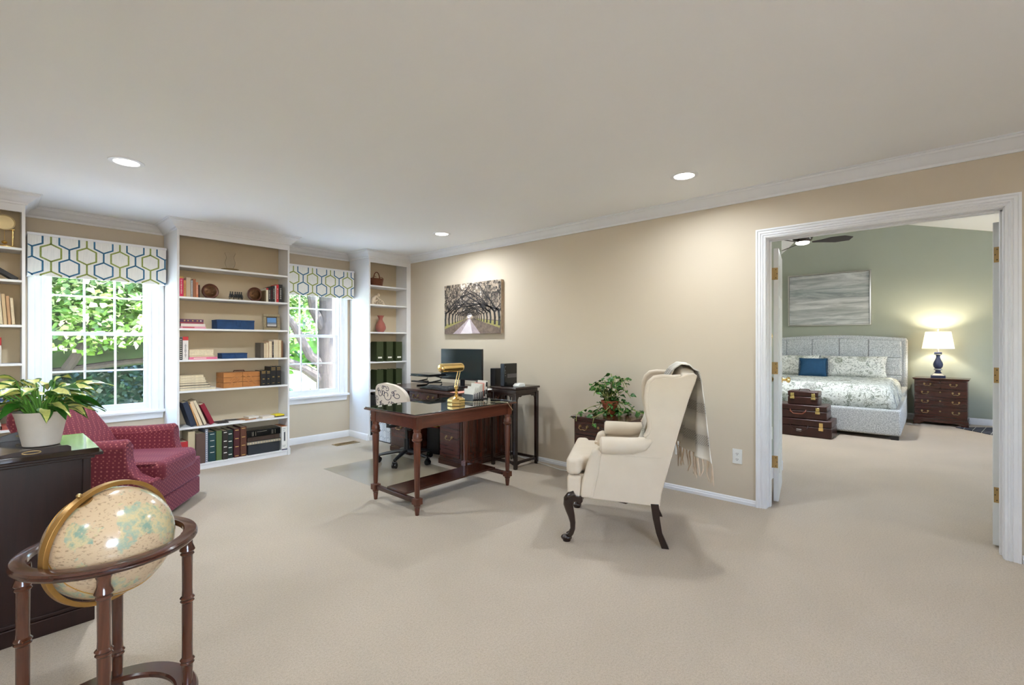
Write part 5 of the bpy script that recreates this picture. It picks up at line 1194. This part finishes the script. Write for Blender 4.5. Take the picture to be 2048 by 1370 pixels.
for q, r in (([(-.05, 0, 1.25), (-.4, -.05, 1.5), (-.75, -.1, 2.1), (-1.3, -.2, 2.7)], [.11, .09, .07, .05]), ([(-.05, 0, .95), (-.5, 0, 1.25), (-.95, 0, 1.45), (-1.6, 0, 1.9)], [.12, .09, .07, .05]), ([(0, 0, 1.9), (-.3, 0, 2.4), (-.45, 0, 3.2)], [.12, .09, .06]), ([(.05, 0, 1.7), (.5, 0, 2.3), (.8, 0, 3.2)], [.12, .09, .06])):
    MB().tube(q, r, 10).build('branch', 'bark', e)
m = MB(); leaves(m, [(-1.0, .8, 3.1, 1.5, .9, .9), (.3, .9, 3.2, 1.3, .8, .8), (-1.5, 1.2, 2.0, 1.2, .8, .55), (-.3, 1.5, 2.3, 1.2, .8, .6), (-.6, -.5, 3.5, 1.6, .5, .8), (-1.9, 1.0, 3.4, 1.0, .9, .9)], 8000, .10, rr, mis=(0, 0, 1)); m.build('foliage', ['tleaf', 'litleaf'], e, smooth=0, recalc=False)
e = thing('ivy_bank', 'dark green bank of ivy under the tree outside the left window', 'hedge', (0, 11.6, -.5))
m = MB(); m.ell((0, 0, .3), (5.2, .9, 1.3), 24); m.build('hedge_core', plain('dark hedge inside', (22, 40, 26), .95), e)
m = MB()
for k in range(6500):
    a = rr.uniform(-PI, 0); t = rr.uniform(-.15, 1.35); x = rr.uniform(-4.6, 4.6); sx_ = math.sqrt(max(.0, 1 - (x / 5.2) ** 2))
    c = Vector((x, -.92 * sx_ * math.cos(t), .3 + 1.32 * sx_ * math.sin(t))); d = Vector((rr.gauss(0, 1), rr.gauss(-.3, .4), rr.gauss(-.4, .6))).normalized(); nn = Vector((rr.gauss(0, .4), -1, rr.gauss(.5, .4))).normalized(); s = d.cross(nn).normalized(); L = rr.uniform(.07, .14)
    m.add([tuple(c), tuple(c + d * L * .5 + s * L * .4), tuple(c + d * L), tuple(c + d * L * .5 - s * L * .4)], [(0, 1, 2, 3)])
m.build('foliage', 'hleaf', e, smooth=0, recalc=False)
e = thing('garden_shrub', 'low green shrub on the lawn just below the corner window', 'shrub', (3.62, 7.6, -.5))
m = MB(); leaves(m, [(0, 0, .62, .55, .4, .38), (-.5, .1, .55, .4, .35, .3)], 900, .08, rr); m.build('foliage', ['hleaf'], e, smooth=0, recalc=False)
MB().tube([(0, 0, 0), (0, 0, .5)], .02, 6).build('stem', 'bark', e)
e = thing('tree_line', 'row of green trees across the lawn beyond the corner window', 'tree line', (6, 22, -.5))
m = MB()
for k in range(9): m.ell((-12 + k * 3.2, rr.uniform(-1, 1), 2.4 + rr.uniform(-.3, .8)), (2.4, 1.4, 2.3), 14)
m.build('crown_mass', plain('far foliage', (50, 82, 40), .95, var=.5, nscale=3), e)
m = MB(); leaves(m, [(-12 + k * 3.2, -.6, 2.7, 2.5, 1.6, 2.5) for k in range(9)], 5200, .42, rr, mis=(0, 1)); m.build('foliage', ['tleaf', 'hleaf'], e, smooth=0, recalc=False)
e['kind'] = 'stuff'
# ================================================================ PICTURE ON THE TAN WALL
e = thing('canvas_picture', 'canvas print of a pale road under arching trees on the tan wall', 'picture', (XR - .001, 4.152, 1.672))
W_, H_ = .98, .612; w, h = W_ / 2, H_ / 2
m = MB().box((-.038, -w, -h), (0, w, h)); X_ = -.0384
def pt(a, b): return (-w + (1 - a) * W_, -h + b * H_)        # a: 0 = left as seen, b: 0 = bottom
def poly(ps, mi, lift): m.add([(X_ - lift * .0001,) + pt(*p) for p in ps], [tuple(range(len(ps)))], mi)
poly([(0, 0), (1, 0), (1, .24), (.56, .30), (.44, .30), (0, .19)], 2, 1); poly([(0, .10), (.40, .285), (.44, .30), (.02, .20)], 3, 2); poly([(.98, .10), (.60, .27), (.56, .30), (1, .22)], 3, 2)
poly([(.16, 0), (.66, 0), (.52, .22), (.478, .31), (.452, .31), (.40, .24)], 4, 3); poly([(.30, 0), (.52, 0), (.475, .28), (.458, .28)], 8, 4)
rr2 = random.Random(9)
def blob(a, b, ra, rb, mi, lift): poly([(min(1, max(0, a + ra * math.cos(t) * rr2.uniform(.6, 1.1))), min(1, max(0, b + rb * math.sin(t) * rr2.uniform(.6, 1.1)))) for t in [2 * PI * k / 9 for k in range(9)]], mi, lift)
blob(.465, .36, .06, .07, 8, 4)
for k in range(560):
    a = rr2.random(); b = rr2.uniform(.42, 1.0); dist = abs(a - .465)
    if b < .42 + .5 * (1 - dist * 2.2) and rr2.random() < .5: continue
    blob(a, b, rr2.uniform(.008, .022), rr2.uniform(.012, .045), rr2.choice((5, 7, 7, 5) if dist > .22 else (5, 6, 6, 5)), 5 + (k % 10) * .3)
def limb(a, b, ang, L, wd, dep):
    pts = [(a, b)]; ws = [wd]; n = 6
    for i in range(n):
        ang += rr2.uniform(-.28, .28) + (.10 if math.cos(ang) > 0 else -.10) * (-1 if a < .46 else 1) * 0; a += math.cos(ang) * L / n; b += math.sin(ang) * L / n; pts.append((a, b)); ws.append(wd * (1 - .6 * (i + 1) / n))
    P2 = [pt(*p) for p in pts]; strip(m, P2, wd, X_ - .0011 - dep * .00005, 1, (-w, -h, w, h), 'x', taper=[x * .9 for x in ws])
    if dep > 0:
        for _ in range(2 if dep < 3 else 3): i = rr2.randint(2, n); limb(pts[i][0], pts[i][1], ang + rr2.uniform(-.9, .9), L * rr2.uniform(.5, .8), ws[i] * .75, dep - 1)
for s, vals in ((-1, (.02, .09, .155, .21, .255, .295, .33, .36, .385, .405)), (1, (.97, .90, .83, .77, .72, .675, .64, .61, .585, .565, .55, .535))):
    for i, a in enumerate(vals):
        sc = abs(a - .465) / .46; b0 = .30 - sc * .13
        wd = .030 * sc + .002; hh_ = .22 * sc + .03
        strip(m, [pt(a, b0), pt(a + s * .004, b0 + hh_ * .5), pt(a - s * .008 * sc, b0 + hh_)], wd, X_ - .0012, 1 if i % 2 else 9, (-w, -h, w, h), 'x')
        for q in range(3): limb(a - s * .008 * sc, b0 + hh_ * (.85 + .1 * q), PI / 2 + s * (.25 + .35 * q) * (1 if q else -1), .62 * sc + .04, wd * .62, 3 if sc > .35 else 2)
mats = [plain('misty beige canvas', (168, 150, 130), .7, var=.2, nscale=14), plain('print dark bark', (44, 40, 40), .7, var=.3, nscale=30), plain('print brown verge', (112, 96, 84), .7, var=.3, nscale=40), plain('print yellow grass', (154, 146, 88), .7, var=.2, nscale=50), plain('print pinkish road', (176, 160, 164), .7, var=.15, nscale=30),
        plain('print grey moss', (122, 110, 98), .7), plain('print pale gap', (222, 206, 190), .7), plain('print dark moss', (74, 66, 58), .7), plain('print bright road', (224, 214, 218), .7), plain('print teal bark', (58, 60, 60), .7)]
m.build('canvas', mats, e, smooth=0, recalc=False)
# ================================================================ BEDROOM
g = G('light grey boucle'); v = g.co((1, 1, 1)); n = g.noise(v, 95, 3, .75); g.P(Base_Color=g.ramp(n, [(.38, C((146, 152, 156))), (.60, C((214, 217, 218)))]), Roughness=.95); g.bump(n, .4, .006); M['boucle'] = g.m
e = thing('bed', 'grey upholstered panel bed with a tall arched headboard in the green bedroom', 'bed', (0, 0, 0))
y0, y1 = .35, 2.33; hx = 9.93
arch = lambda y: 1.33 + .055 * math.sin(PI * (y - y0 + .01) / (y1 - y0 + .02))
pts = [(y0 - .02, .05)] + [(y0 - .02 + (y1 - y0 + .04) * k / 16, arch(y0 - .02 + (y1 - y0 + .04) * k / 16)) for k in range(17)] + [(y1 + .02, .05)]
hb = MB().prism(pts, 'x', hx + .04, hx + .14).build('headboard', 'boucle', e, bev=.02, seg=3)
MB().tube([(hx + .06, p[0] + (.02 if i < 8 else -.02), p[1] - .03) for i, p in enumerate(pts[1:-1])], .035, 10, flat=1).build('border_roll', 'boucle', hb)
for s in (y0 + .005, y1 - .005): MB().cyl((hx + .06, s, .3), (hx + .06, s, 1.30), .035, n=10).build('border_roll', 'boucle', hb)
ys = [y0 + .045, .83, 1.237, 1.641, 1.966 + .08, y1 - .045]
for i in range(5):
    for z0, z1 in ((.62, .718), (.722, 1.005), (1.01, None)):
        a, b = ys[i] + .002, ys[i + 1] - .002
        if z1: MB().box((hx + .012, a, z0), (hx + .05, b, z1)).build('panel', 'boucle', hb, bev=.014, seg=3)
        else: MB().prism([(a, z0), (b, z0), (b, arch(b) - .055), ((a + b) / 2, arch((a + b) / 2) - .053), (a, arch(a) - .055)], 'x', hx + .012, hx + .05).build('panel', 'boucle', hb, bev=.014, seg=3)
MB().box((7.83, y0 - .03, .05), (7.93, y1 + .03, .385)).build('footboard', 'boucle', e, bev=.025, seg=4)
for s in (0, 1):
    ya = y0 - .03 if s == 0 else y1 - .06; MB().prism([(7.9, .05), (hx + .05, .05), (hx + .05, .55), (9.6, .42), (8.2, .385), (7.9, .385)], 'y', ya, ya + .09).build('side_rail', 'boucle', e, bev=.02, seg=3)
for x in (7.88, 9.9):
    for y in (y0 + .03, y1 - .03): MB().box((x - .04, y - .04, 0), (x + .04, y + .04, .052)).build('leg', 'black', e)
MB().box((7.96, y0 + .05, .20), (hx, y1 - .05, .56)).build('mattress', 'paper', e, bev=.05, seg=3)
def floral(name, base, sc, lines=True):
    g = G(name); v = g.co((1, 1, 1)); wv = g.n('VectorMath', {0: v}, operation='ADD')
    n3 = g.n('TexNoise', {'Vector': v, 'Scale': 6.0}); g.set(wv, 1, n3.outputs[1])
    vo = g.n('TexVoronoi', {'Vector': v, 'Scale': sc, 'Randomness': .9}); d = vo.outputs[0]; cc = g.n('SeparateColor', {0: vo.outputs[1]})
    small = g.n('TexVoronoi', {'Vector': wv.outputs[0], 'Scale': sc * 7, 'Randomness': 1.0}, feature='DISTANCE_TO_EDGE').outputs[0]
    veins = g.ramp(small, [(.03, (1, 1, 1, 1)), (.07, (0, 0, 0, 1))])
    blot = g.ramp(d, [(.30, (1, 1, 1, 1)), (.34, (0, 0, 0, 1))]); kind = cc.outputs[0]
    colr = g.ramp(kind, [(.0, C((52, 84, 104))), (.34, C((70, 80, 72))), (.36, C((112, 118, 92))), (.66, C((140, 142, 138))), (.7, C((150, 150, 148)))], 'CONSTANT')
    stem = g.noise(wv.outputs[0], sc * 1.2, 1, .5, 2.0); st = g.ramp(stem, [(.478, (0, 0, 0, 1)), (.490, (1, 1, 1, 1)), (.510, (1, 1, 1, 1)), (.522, (0, 0, 0, 1))])
    lf = g.noise(wv.outputs[0], sc * 2.6, 2, .5); lfm = g.ramp(lf, [(.56, (0, 0, 0, 1)), (.58, (.8, .8, .8, 1)), (.63, (.8, .8, .8, 1)), (.65, (.15, .15, .15, 1))])
    col = g.mix(g.math('MULTIPLY', st, .6), C(base), C((84, 90, 86))); col = g.mix(lfm, col, C((100, 110, 92)))
    col = g.mix(g.math('MULTIPLY', blot, g.math('MULTIPLY_ADD', veins, .55, .35)), col, colr)
    g.P(Base_Color=col, Roughness=.9)
    q = g.noise(v, 55, 2, .5, 1.0); g.bump(q, .5, .01); return g.m
M['quilt'] = floral('floral quilt', (226, 230, 224), 3.6); M['sham'] = floral('floral pillow sham', (232, 232, 224), 4.6)
m = MB(); nx_, ny_ = 40, 44
def qf(u, v):
    y = y0 + .0 + (y1 - y0 - .0) * v; x = 7.90 + (hx - .02 - 7.90) * u
    top = .675; d = min(y - y0, y1 - y); a = min(1, d / .16); z = .40 + (top - .40) * math.sqrt(max(0, 1 - (1 - a) ** 2.2)) if a < 1 else top
    b = min(1, (x - 7.90) / .20); zf = .385 + (top - .385) * math.sqrt(max(0, 1 - (1 - b) ** 2.2)); z = min(z, zf)
    z += .004 * math.sin(x * 60) * math.sin(y * 41)
    yy = y0 + .03 + (y1 - y0 - .06) * v; return (x + .02, yy, z)
m.grid(qf, nx_, ny_); m.build('quilt', 'quilt', e, solid=.02, smooth=60)
def pillow(name, label, cx, cy, cz, w, h, t, mat, lean, rz=0, group=None, frill=None, e_=.55):
    e = thing(name, label, 'pillow', (cx, cy, cz), rz, group); e.rotation_euler = (0, lean, rz)
    m = MB(); n = 22
    def pf(s):
        def f(u, v):
            a, b = (u - .5) * 2, (v - .5) * 2; k = (1 - abs(a) ** 3.2) * (1 - abs(b) ** 3.2); k = max(0, k) ** .55
            sc = 1 - .045 * (1 - abs(a) ** 2) * abs(b) ** 4; sc2 = 1 - .06 * (1 - abs(b) ** 2) * abs(a) ** 4
            return (s * t / 2 * k + .004 * math.sin(a * 6 + b * 4), a * w / 2 * sc2, b * h / 2 * sc + h / 2)
        return f
    m.grid(pf(1), n, n); m.grid(pf(-1), n, n); m.build('cushion', mat, e, smooth=70)
    if frill:
        m = MB()
        for k in range(22):
            for s in (-1, 1): z = h * (k + .5) / 22; m.ell((0, s * (w / 2 * .985 + .004), z), (.012, .016, h / 52), 6)
        m.build('fringe', frill, e)
    return e
pillow('pillow', 'long floral pillow standing against the headboard at the right end of the bed', 9.70, 1.02, .675, .92, .37, .19, 'sham', -.25 + .5)
pillow('pillow', 'floral pillow against the headboard, half hidden behind the navy cushion', 9.70, 1.92, .675, .84, .37, .19, 'sham', .25)
pillow('cushion', 'square navy blue cushion with a ruffled edge leaning on the floral pillows', 9.50, 1.555, .68, .40, .33, .12, plain('navy blue cushion', (22, 70, 104), .8, var=.1, nscale=20), .35, .10, frill=plain('navy frill', (22, 66, 98), .85))
# wall art
e = thing('framed_painting', 'grey abstract seascape in a thin silver frame above the bed', 'painting', (BX - .001, 1.428, 2.035))
g = G('abstract grey seascape'); v = g.co((1, .55, 5.2)); n = g.noise(v, 2.6, 9, .68, .8); z = g.n('SeparateXYZ', {0: g.co((1, 1, 1))}).outputs[2]
lo_ = g.ramp(g.math('MULTIPLY_ADD', z, 1.05, .5), [(.0, C((176, 180, 178))), (.30, C((186, 190, 188))), (.36, C((226, 228, 226))), (.42, C((150, 154, 154))), (.47, C((226, 228, 226))), (.53, C((150, 156, 158))), (.62, C((156, 170, 170))), (.8, C((176, 180, 180))), (1, C((190, 192, 192)))])
g.P(Base_Color=g.mix(.55, lo_, g.ramp(n, [(.3, C((84, 92, 96))), (.45, C((160, 166, 166))), (.6, C((224, 226, 224)))]), 'MIX'), Roughness=.6)
MB().box((-.035, -.60, -.45), (-.004, .60, .45)).build('painting', g.m, e, smooth=0)
m = MB()
for a, b in (((-.05, -.625, -.472), (0, -.605, .472)), ((-.05, .605, -.472), (0, .625, .472)), ((-.05, -.605, -.472), (0, .605, -.454)), ((-.05, -.605, .454), (0, .605, .472))): m.box(a, b)
m.build('frame', 'chrome', e, bev=.002)
MB().box((-.02, -.605, -.455), (-.003, .605, .455)).build('liner', 'black', e)
# chest of drawers with lamp
chest('night_chest', 'mahogany chest of drawers with brass handles beside the bed', (9.66, -.068, 0), math.radians(-4), .62, .42, .715, (.125, .125, .145, .165), top2=True)
e = thing('table_lamp', 'navy blue and silver baluster lamp with a lit white shade on the bedroom chest', 'table lamp', (9.87, -.045, .716))
M['navy'] = plain('navy lacquer', (44, 54, 84), .35, .2); M['silver'] = plain('silver leaf', (176, 178, 180), .35, .8)
MB().box((-.085, -.085, 0), (.085, .085, .035)).build('plinth', 'navy', e, bev=.003)
m = MB(); sqr(m, 0, 0, .035, .065, .072, .05); m.build('silver_step', 'silver', e, bev=.002)
MB().lathe([(.032, .065), (.045, .07), (.03, .10), (.034, .115), (.05, .12)], n=24).build('foot', 'navy', e); MB().lathe([(.045, .118), (.05, .122), (.05, .135), (.04, .14)], n=24).build('silver_ring', 'silver', e)
MB().lathe([(.034, .14), (.052, .165), (.060, .20), (.054, .235), (.036, .275), (.024, .31), (.024, .34), (.034, .35)], n=28).build('body', 'navy', e)
MB().lathe([(.03, .35), (.046, .355), (.046, .368), (.03, .372)], n=24).build('silver_ring', 'silver', e); MB().box((-.045, -.045, .372), (.045, .045, .395)).build('cap', 'navy', e, bev=.003)
MB().cyl((0, 0, .395), (0, 0, .46), .012).cyl((0, 0, .70), (0, 0, .735), .006).lathe([(.008, .735), (.013, .74), (.012, .752), (.004, .755)], n=12).build('stem', 'silver', e)
g = G('lit linen shade'); d_ = g.n('BsdfDiffuse', {'Color': C((246, 240, 226))}); t_ = g.n('BsdfTranslucent', {'Color': C((250, 240, 222))}); mx = g.n('MixShader', {'Fac': .45}); g.t.links.new(d_.outputs[0], mx.inputs[1]); g.t.links.new(t_.outputs[0], mx.inputs[2])
em = g.n('Emission', {'Color': C((255, 246, 230)), 'Strength': .55}); ad = g.n('AddShader'); g.t.links.new(mx.outputs[0], ad.inputs[0]); g.t.links.new(em.outputs[0], ad.inputs[1]); g.t.links.new(ad.outputs[0], g.out.inputs[0])
n = 48; vs = []; 
for r, z in ((.190, .45), (.150, .71), (.147, .71), (.187, .45)):
    for k in range(n): a = 2 * PI * k / n; vs.append((r * math.cos(a), r * math.sin(a), z))
MB().add(vs, [(j * n + k, j * n + (k + 1) % n, ((j + 1) % 4) * n + (k + 1) % n, ((j + 1) % 4) * n + k) for j in range(4) for k in range(n)]).build('lamp_shade', g.m, e, smooth=60)
MB().ell((0, 0, .56), (.03, .03, .045), 14).build('bulb', emit('bulb glow', (255, 236, 205), 12), e)
l = D.lights.new('bulb_light', 'POINT'); l.energy = 26; l.color = (1, .87, .66); l.shadow_soft_size = .045; lo = D.objects.new('bulb_light', l); COL.objects.link(lo); lo.parent = e; lo.location = (0, 0, .62)
# ceiling fan
e = thing('ceiling_fan', 'dark ceiling fan with a round lit lamp, cut off by the door head', 'ceiling fan', (6.9, 1.24, 2.495))
MB().lathe([(.001, 0), (.05, .003), (.068, .010), (.076, .022), (.076, .030)], n=32).build('lamp_glass', emit('lit fan lamp', (255, 252, 245), 7), e)
MB().lathe([(.08, .030), (.10, .045), (.12, .10), (.07, .15), (.03, .17)], n=32).build('motor', 'darkwood', e)
MB().cyl((0, 0, .16), (0, 0, .94), .014).lathe([(.06, .86), (.07, .89), (.07, .95)], n=20).build('downrod', 'darkwood', e)
for k in range(3):
    a = math.radians(-84 + 120 * k); m = MB(); m.T = Matrix.Rotation(a, 4, 'Z') @ Matrix.Rotation(math.radians(-20), 4, 'X')
    m.prism([(.10, -.012), (.20, -.03), (.30, -.062), (.44, -.066), (.52, -.02), (.48, .05), (.34, .066), (.20, .03), (.10, .012)], 'z', .022, .030); m.build('blade', plain('charcoal fan blade', (58, 50, 48), .5), e, bev=.002)
l = D.lights.new('fan_light', 'AREA'); l.shape = 'DISK'; l.size = .14; l.energy = BED_W; l.color = (.93, .965, 1.0); lo = D.objects.new('fan_light', l); COL.objects.link(lo); lo.parent = e; lo.location = (0, 0, -.012)
# vintage suitcases
M['leather'] = plain('dark brown leather', (58, 28, 24), .32, var=.25, nscale=14, bump=.1, bscale=90)
def suitcase(label, x, y, z, d, w, h, rz, kind):
    e = thing('suitcase', label, 'suitcase', (x, y, z), rz, 'stack of vintage suitcases')
    MB().box((0, 0, 0), (d, w, h * .60)).build('case_body', 'leather', e, bev=.014, seg=3); MB().box((0, 0, h * .61), (d, w, h)).build('lid', 'leather', e, bev=.014, seg=3)
    for y_ in (w * .16, w * .84):
        m = MB().box((-.005, y_ - .022, h * .62), (.0, y_ + .022, h * .86)).box((-.008, y_ - .026, h * .42), (0, y_ + .026, h * .60)); m.cyl((-.008, y_, h * .5), (-.011, y_, h * .5), .008, n=10); m.build('clasp', 'brass', e, bev=.002)
    m = MB()
    if kind == 'top': m.tube([(d * .5, w * .32, h), (d * .5, w * .35, h + .018), (d * .5, w * .65, h + .018), (d * .5, w * .68, h)], .006, 8)
    else: m.tube([(0, w * .36, h * .66), (-.018, w * .37, h * .52), (-.02, w * .42, h * .36), (-.02, w * .58, h * .36), (-.018, w * .63, h * .52), (0, w * .64, h * .66)], .008, 8)
    m.build('handle', 'leather' if kind != 'mid' else plain('tan leather handle', (120, 62, 40), .5), e)
    if kind == 'low': MB().box((-.006, w * .46, h * .30), (-.001, w * .54, h * .42)).build('name_tag', 'whitepl', e, bev=.002)
    return e
suitcase('largest vintage brown leather suitcase at the bottom of the stack by the bed', 7.33, .99, 0, .45, .74, .232, 0, 'low')
suitcase('middle vintage brown suitcase of the stack, with a tan handle and two brass locks', 7.36, 1.045, .233, .40, .66, .185, .02, 'mid')
suitcase('smallest brown suitcase on top of the stack by the bed', 7.38, 1.145, .419, .26, .36, .182, .0, 'top')
# rug
g = G('navy rug with pale lattice'); br = g.n('TexBrick', {'Vector': g.co((1, 1, 1), rot=(0, 0, .785)), 'Color1': C((28, 34, 54)), 'Color2': C((32, 38, 58)), 'Mortar': C((200, 200, 196)), 'Scale': 9.0, 'Mortar Size': .03, 'Brick Width': .9, 'Row Height': .9}, offset=0.0); g.P(Base_Color=br.outputs[0], Roughness=.95); M['rug'] = g.m
o = MB().box((0, -1.5, .0), (.8, 0, .010)).build('rug', 'rug', bev=.003); o.location = (9.60, -.235, .0005); o.rotation_euler = (0, 0, math.radians(-52.8))
tag(o, 'navy blue rug with a pale lattice on the bedroom carpet right of the chest', 'rug')
# outlet on the closet wall seen through the door gap
e = thing('wall_outlet', 'white outlet on the green wall seen in the gap beside the open left door', 'outlet', (4.86, 1.1285, .42)); MB().box((-.036, -.006, -.058), (.036, 0, .058)).build('plate', 'whitepl', e, bev=.002); MB().box((-.015, -.009, -.035), (.015, -.006, .035)).build('socket', 'whitepl', e, bev=.002)
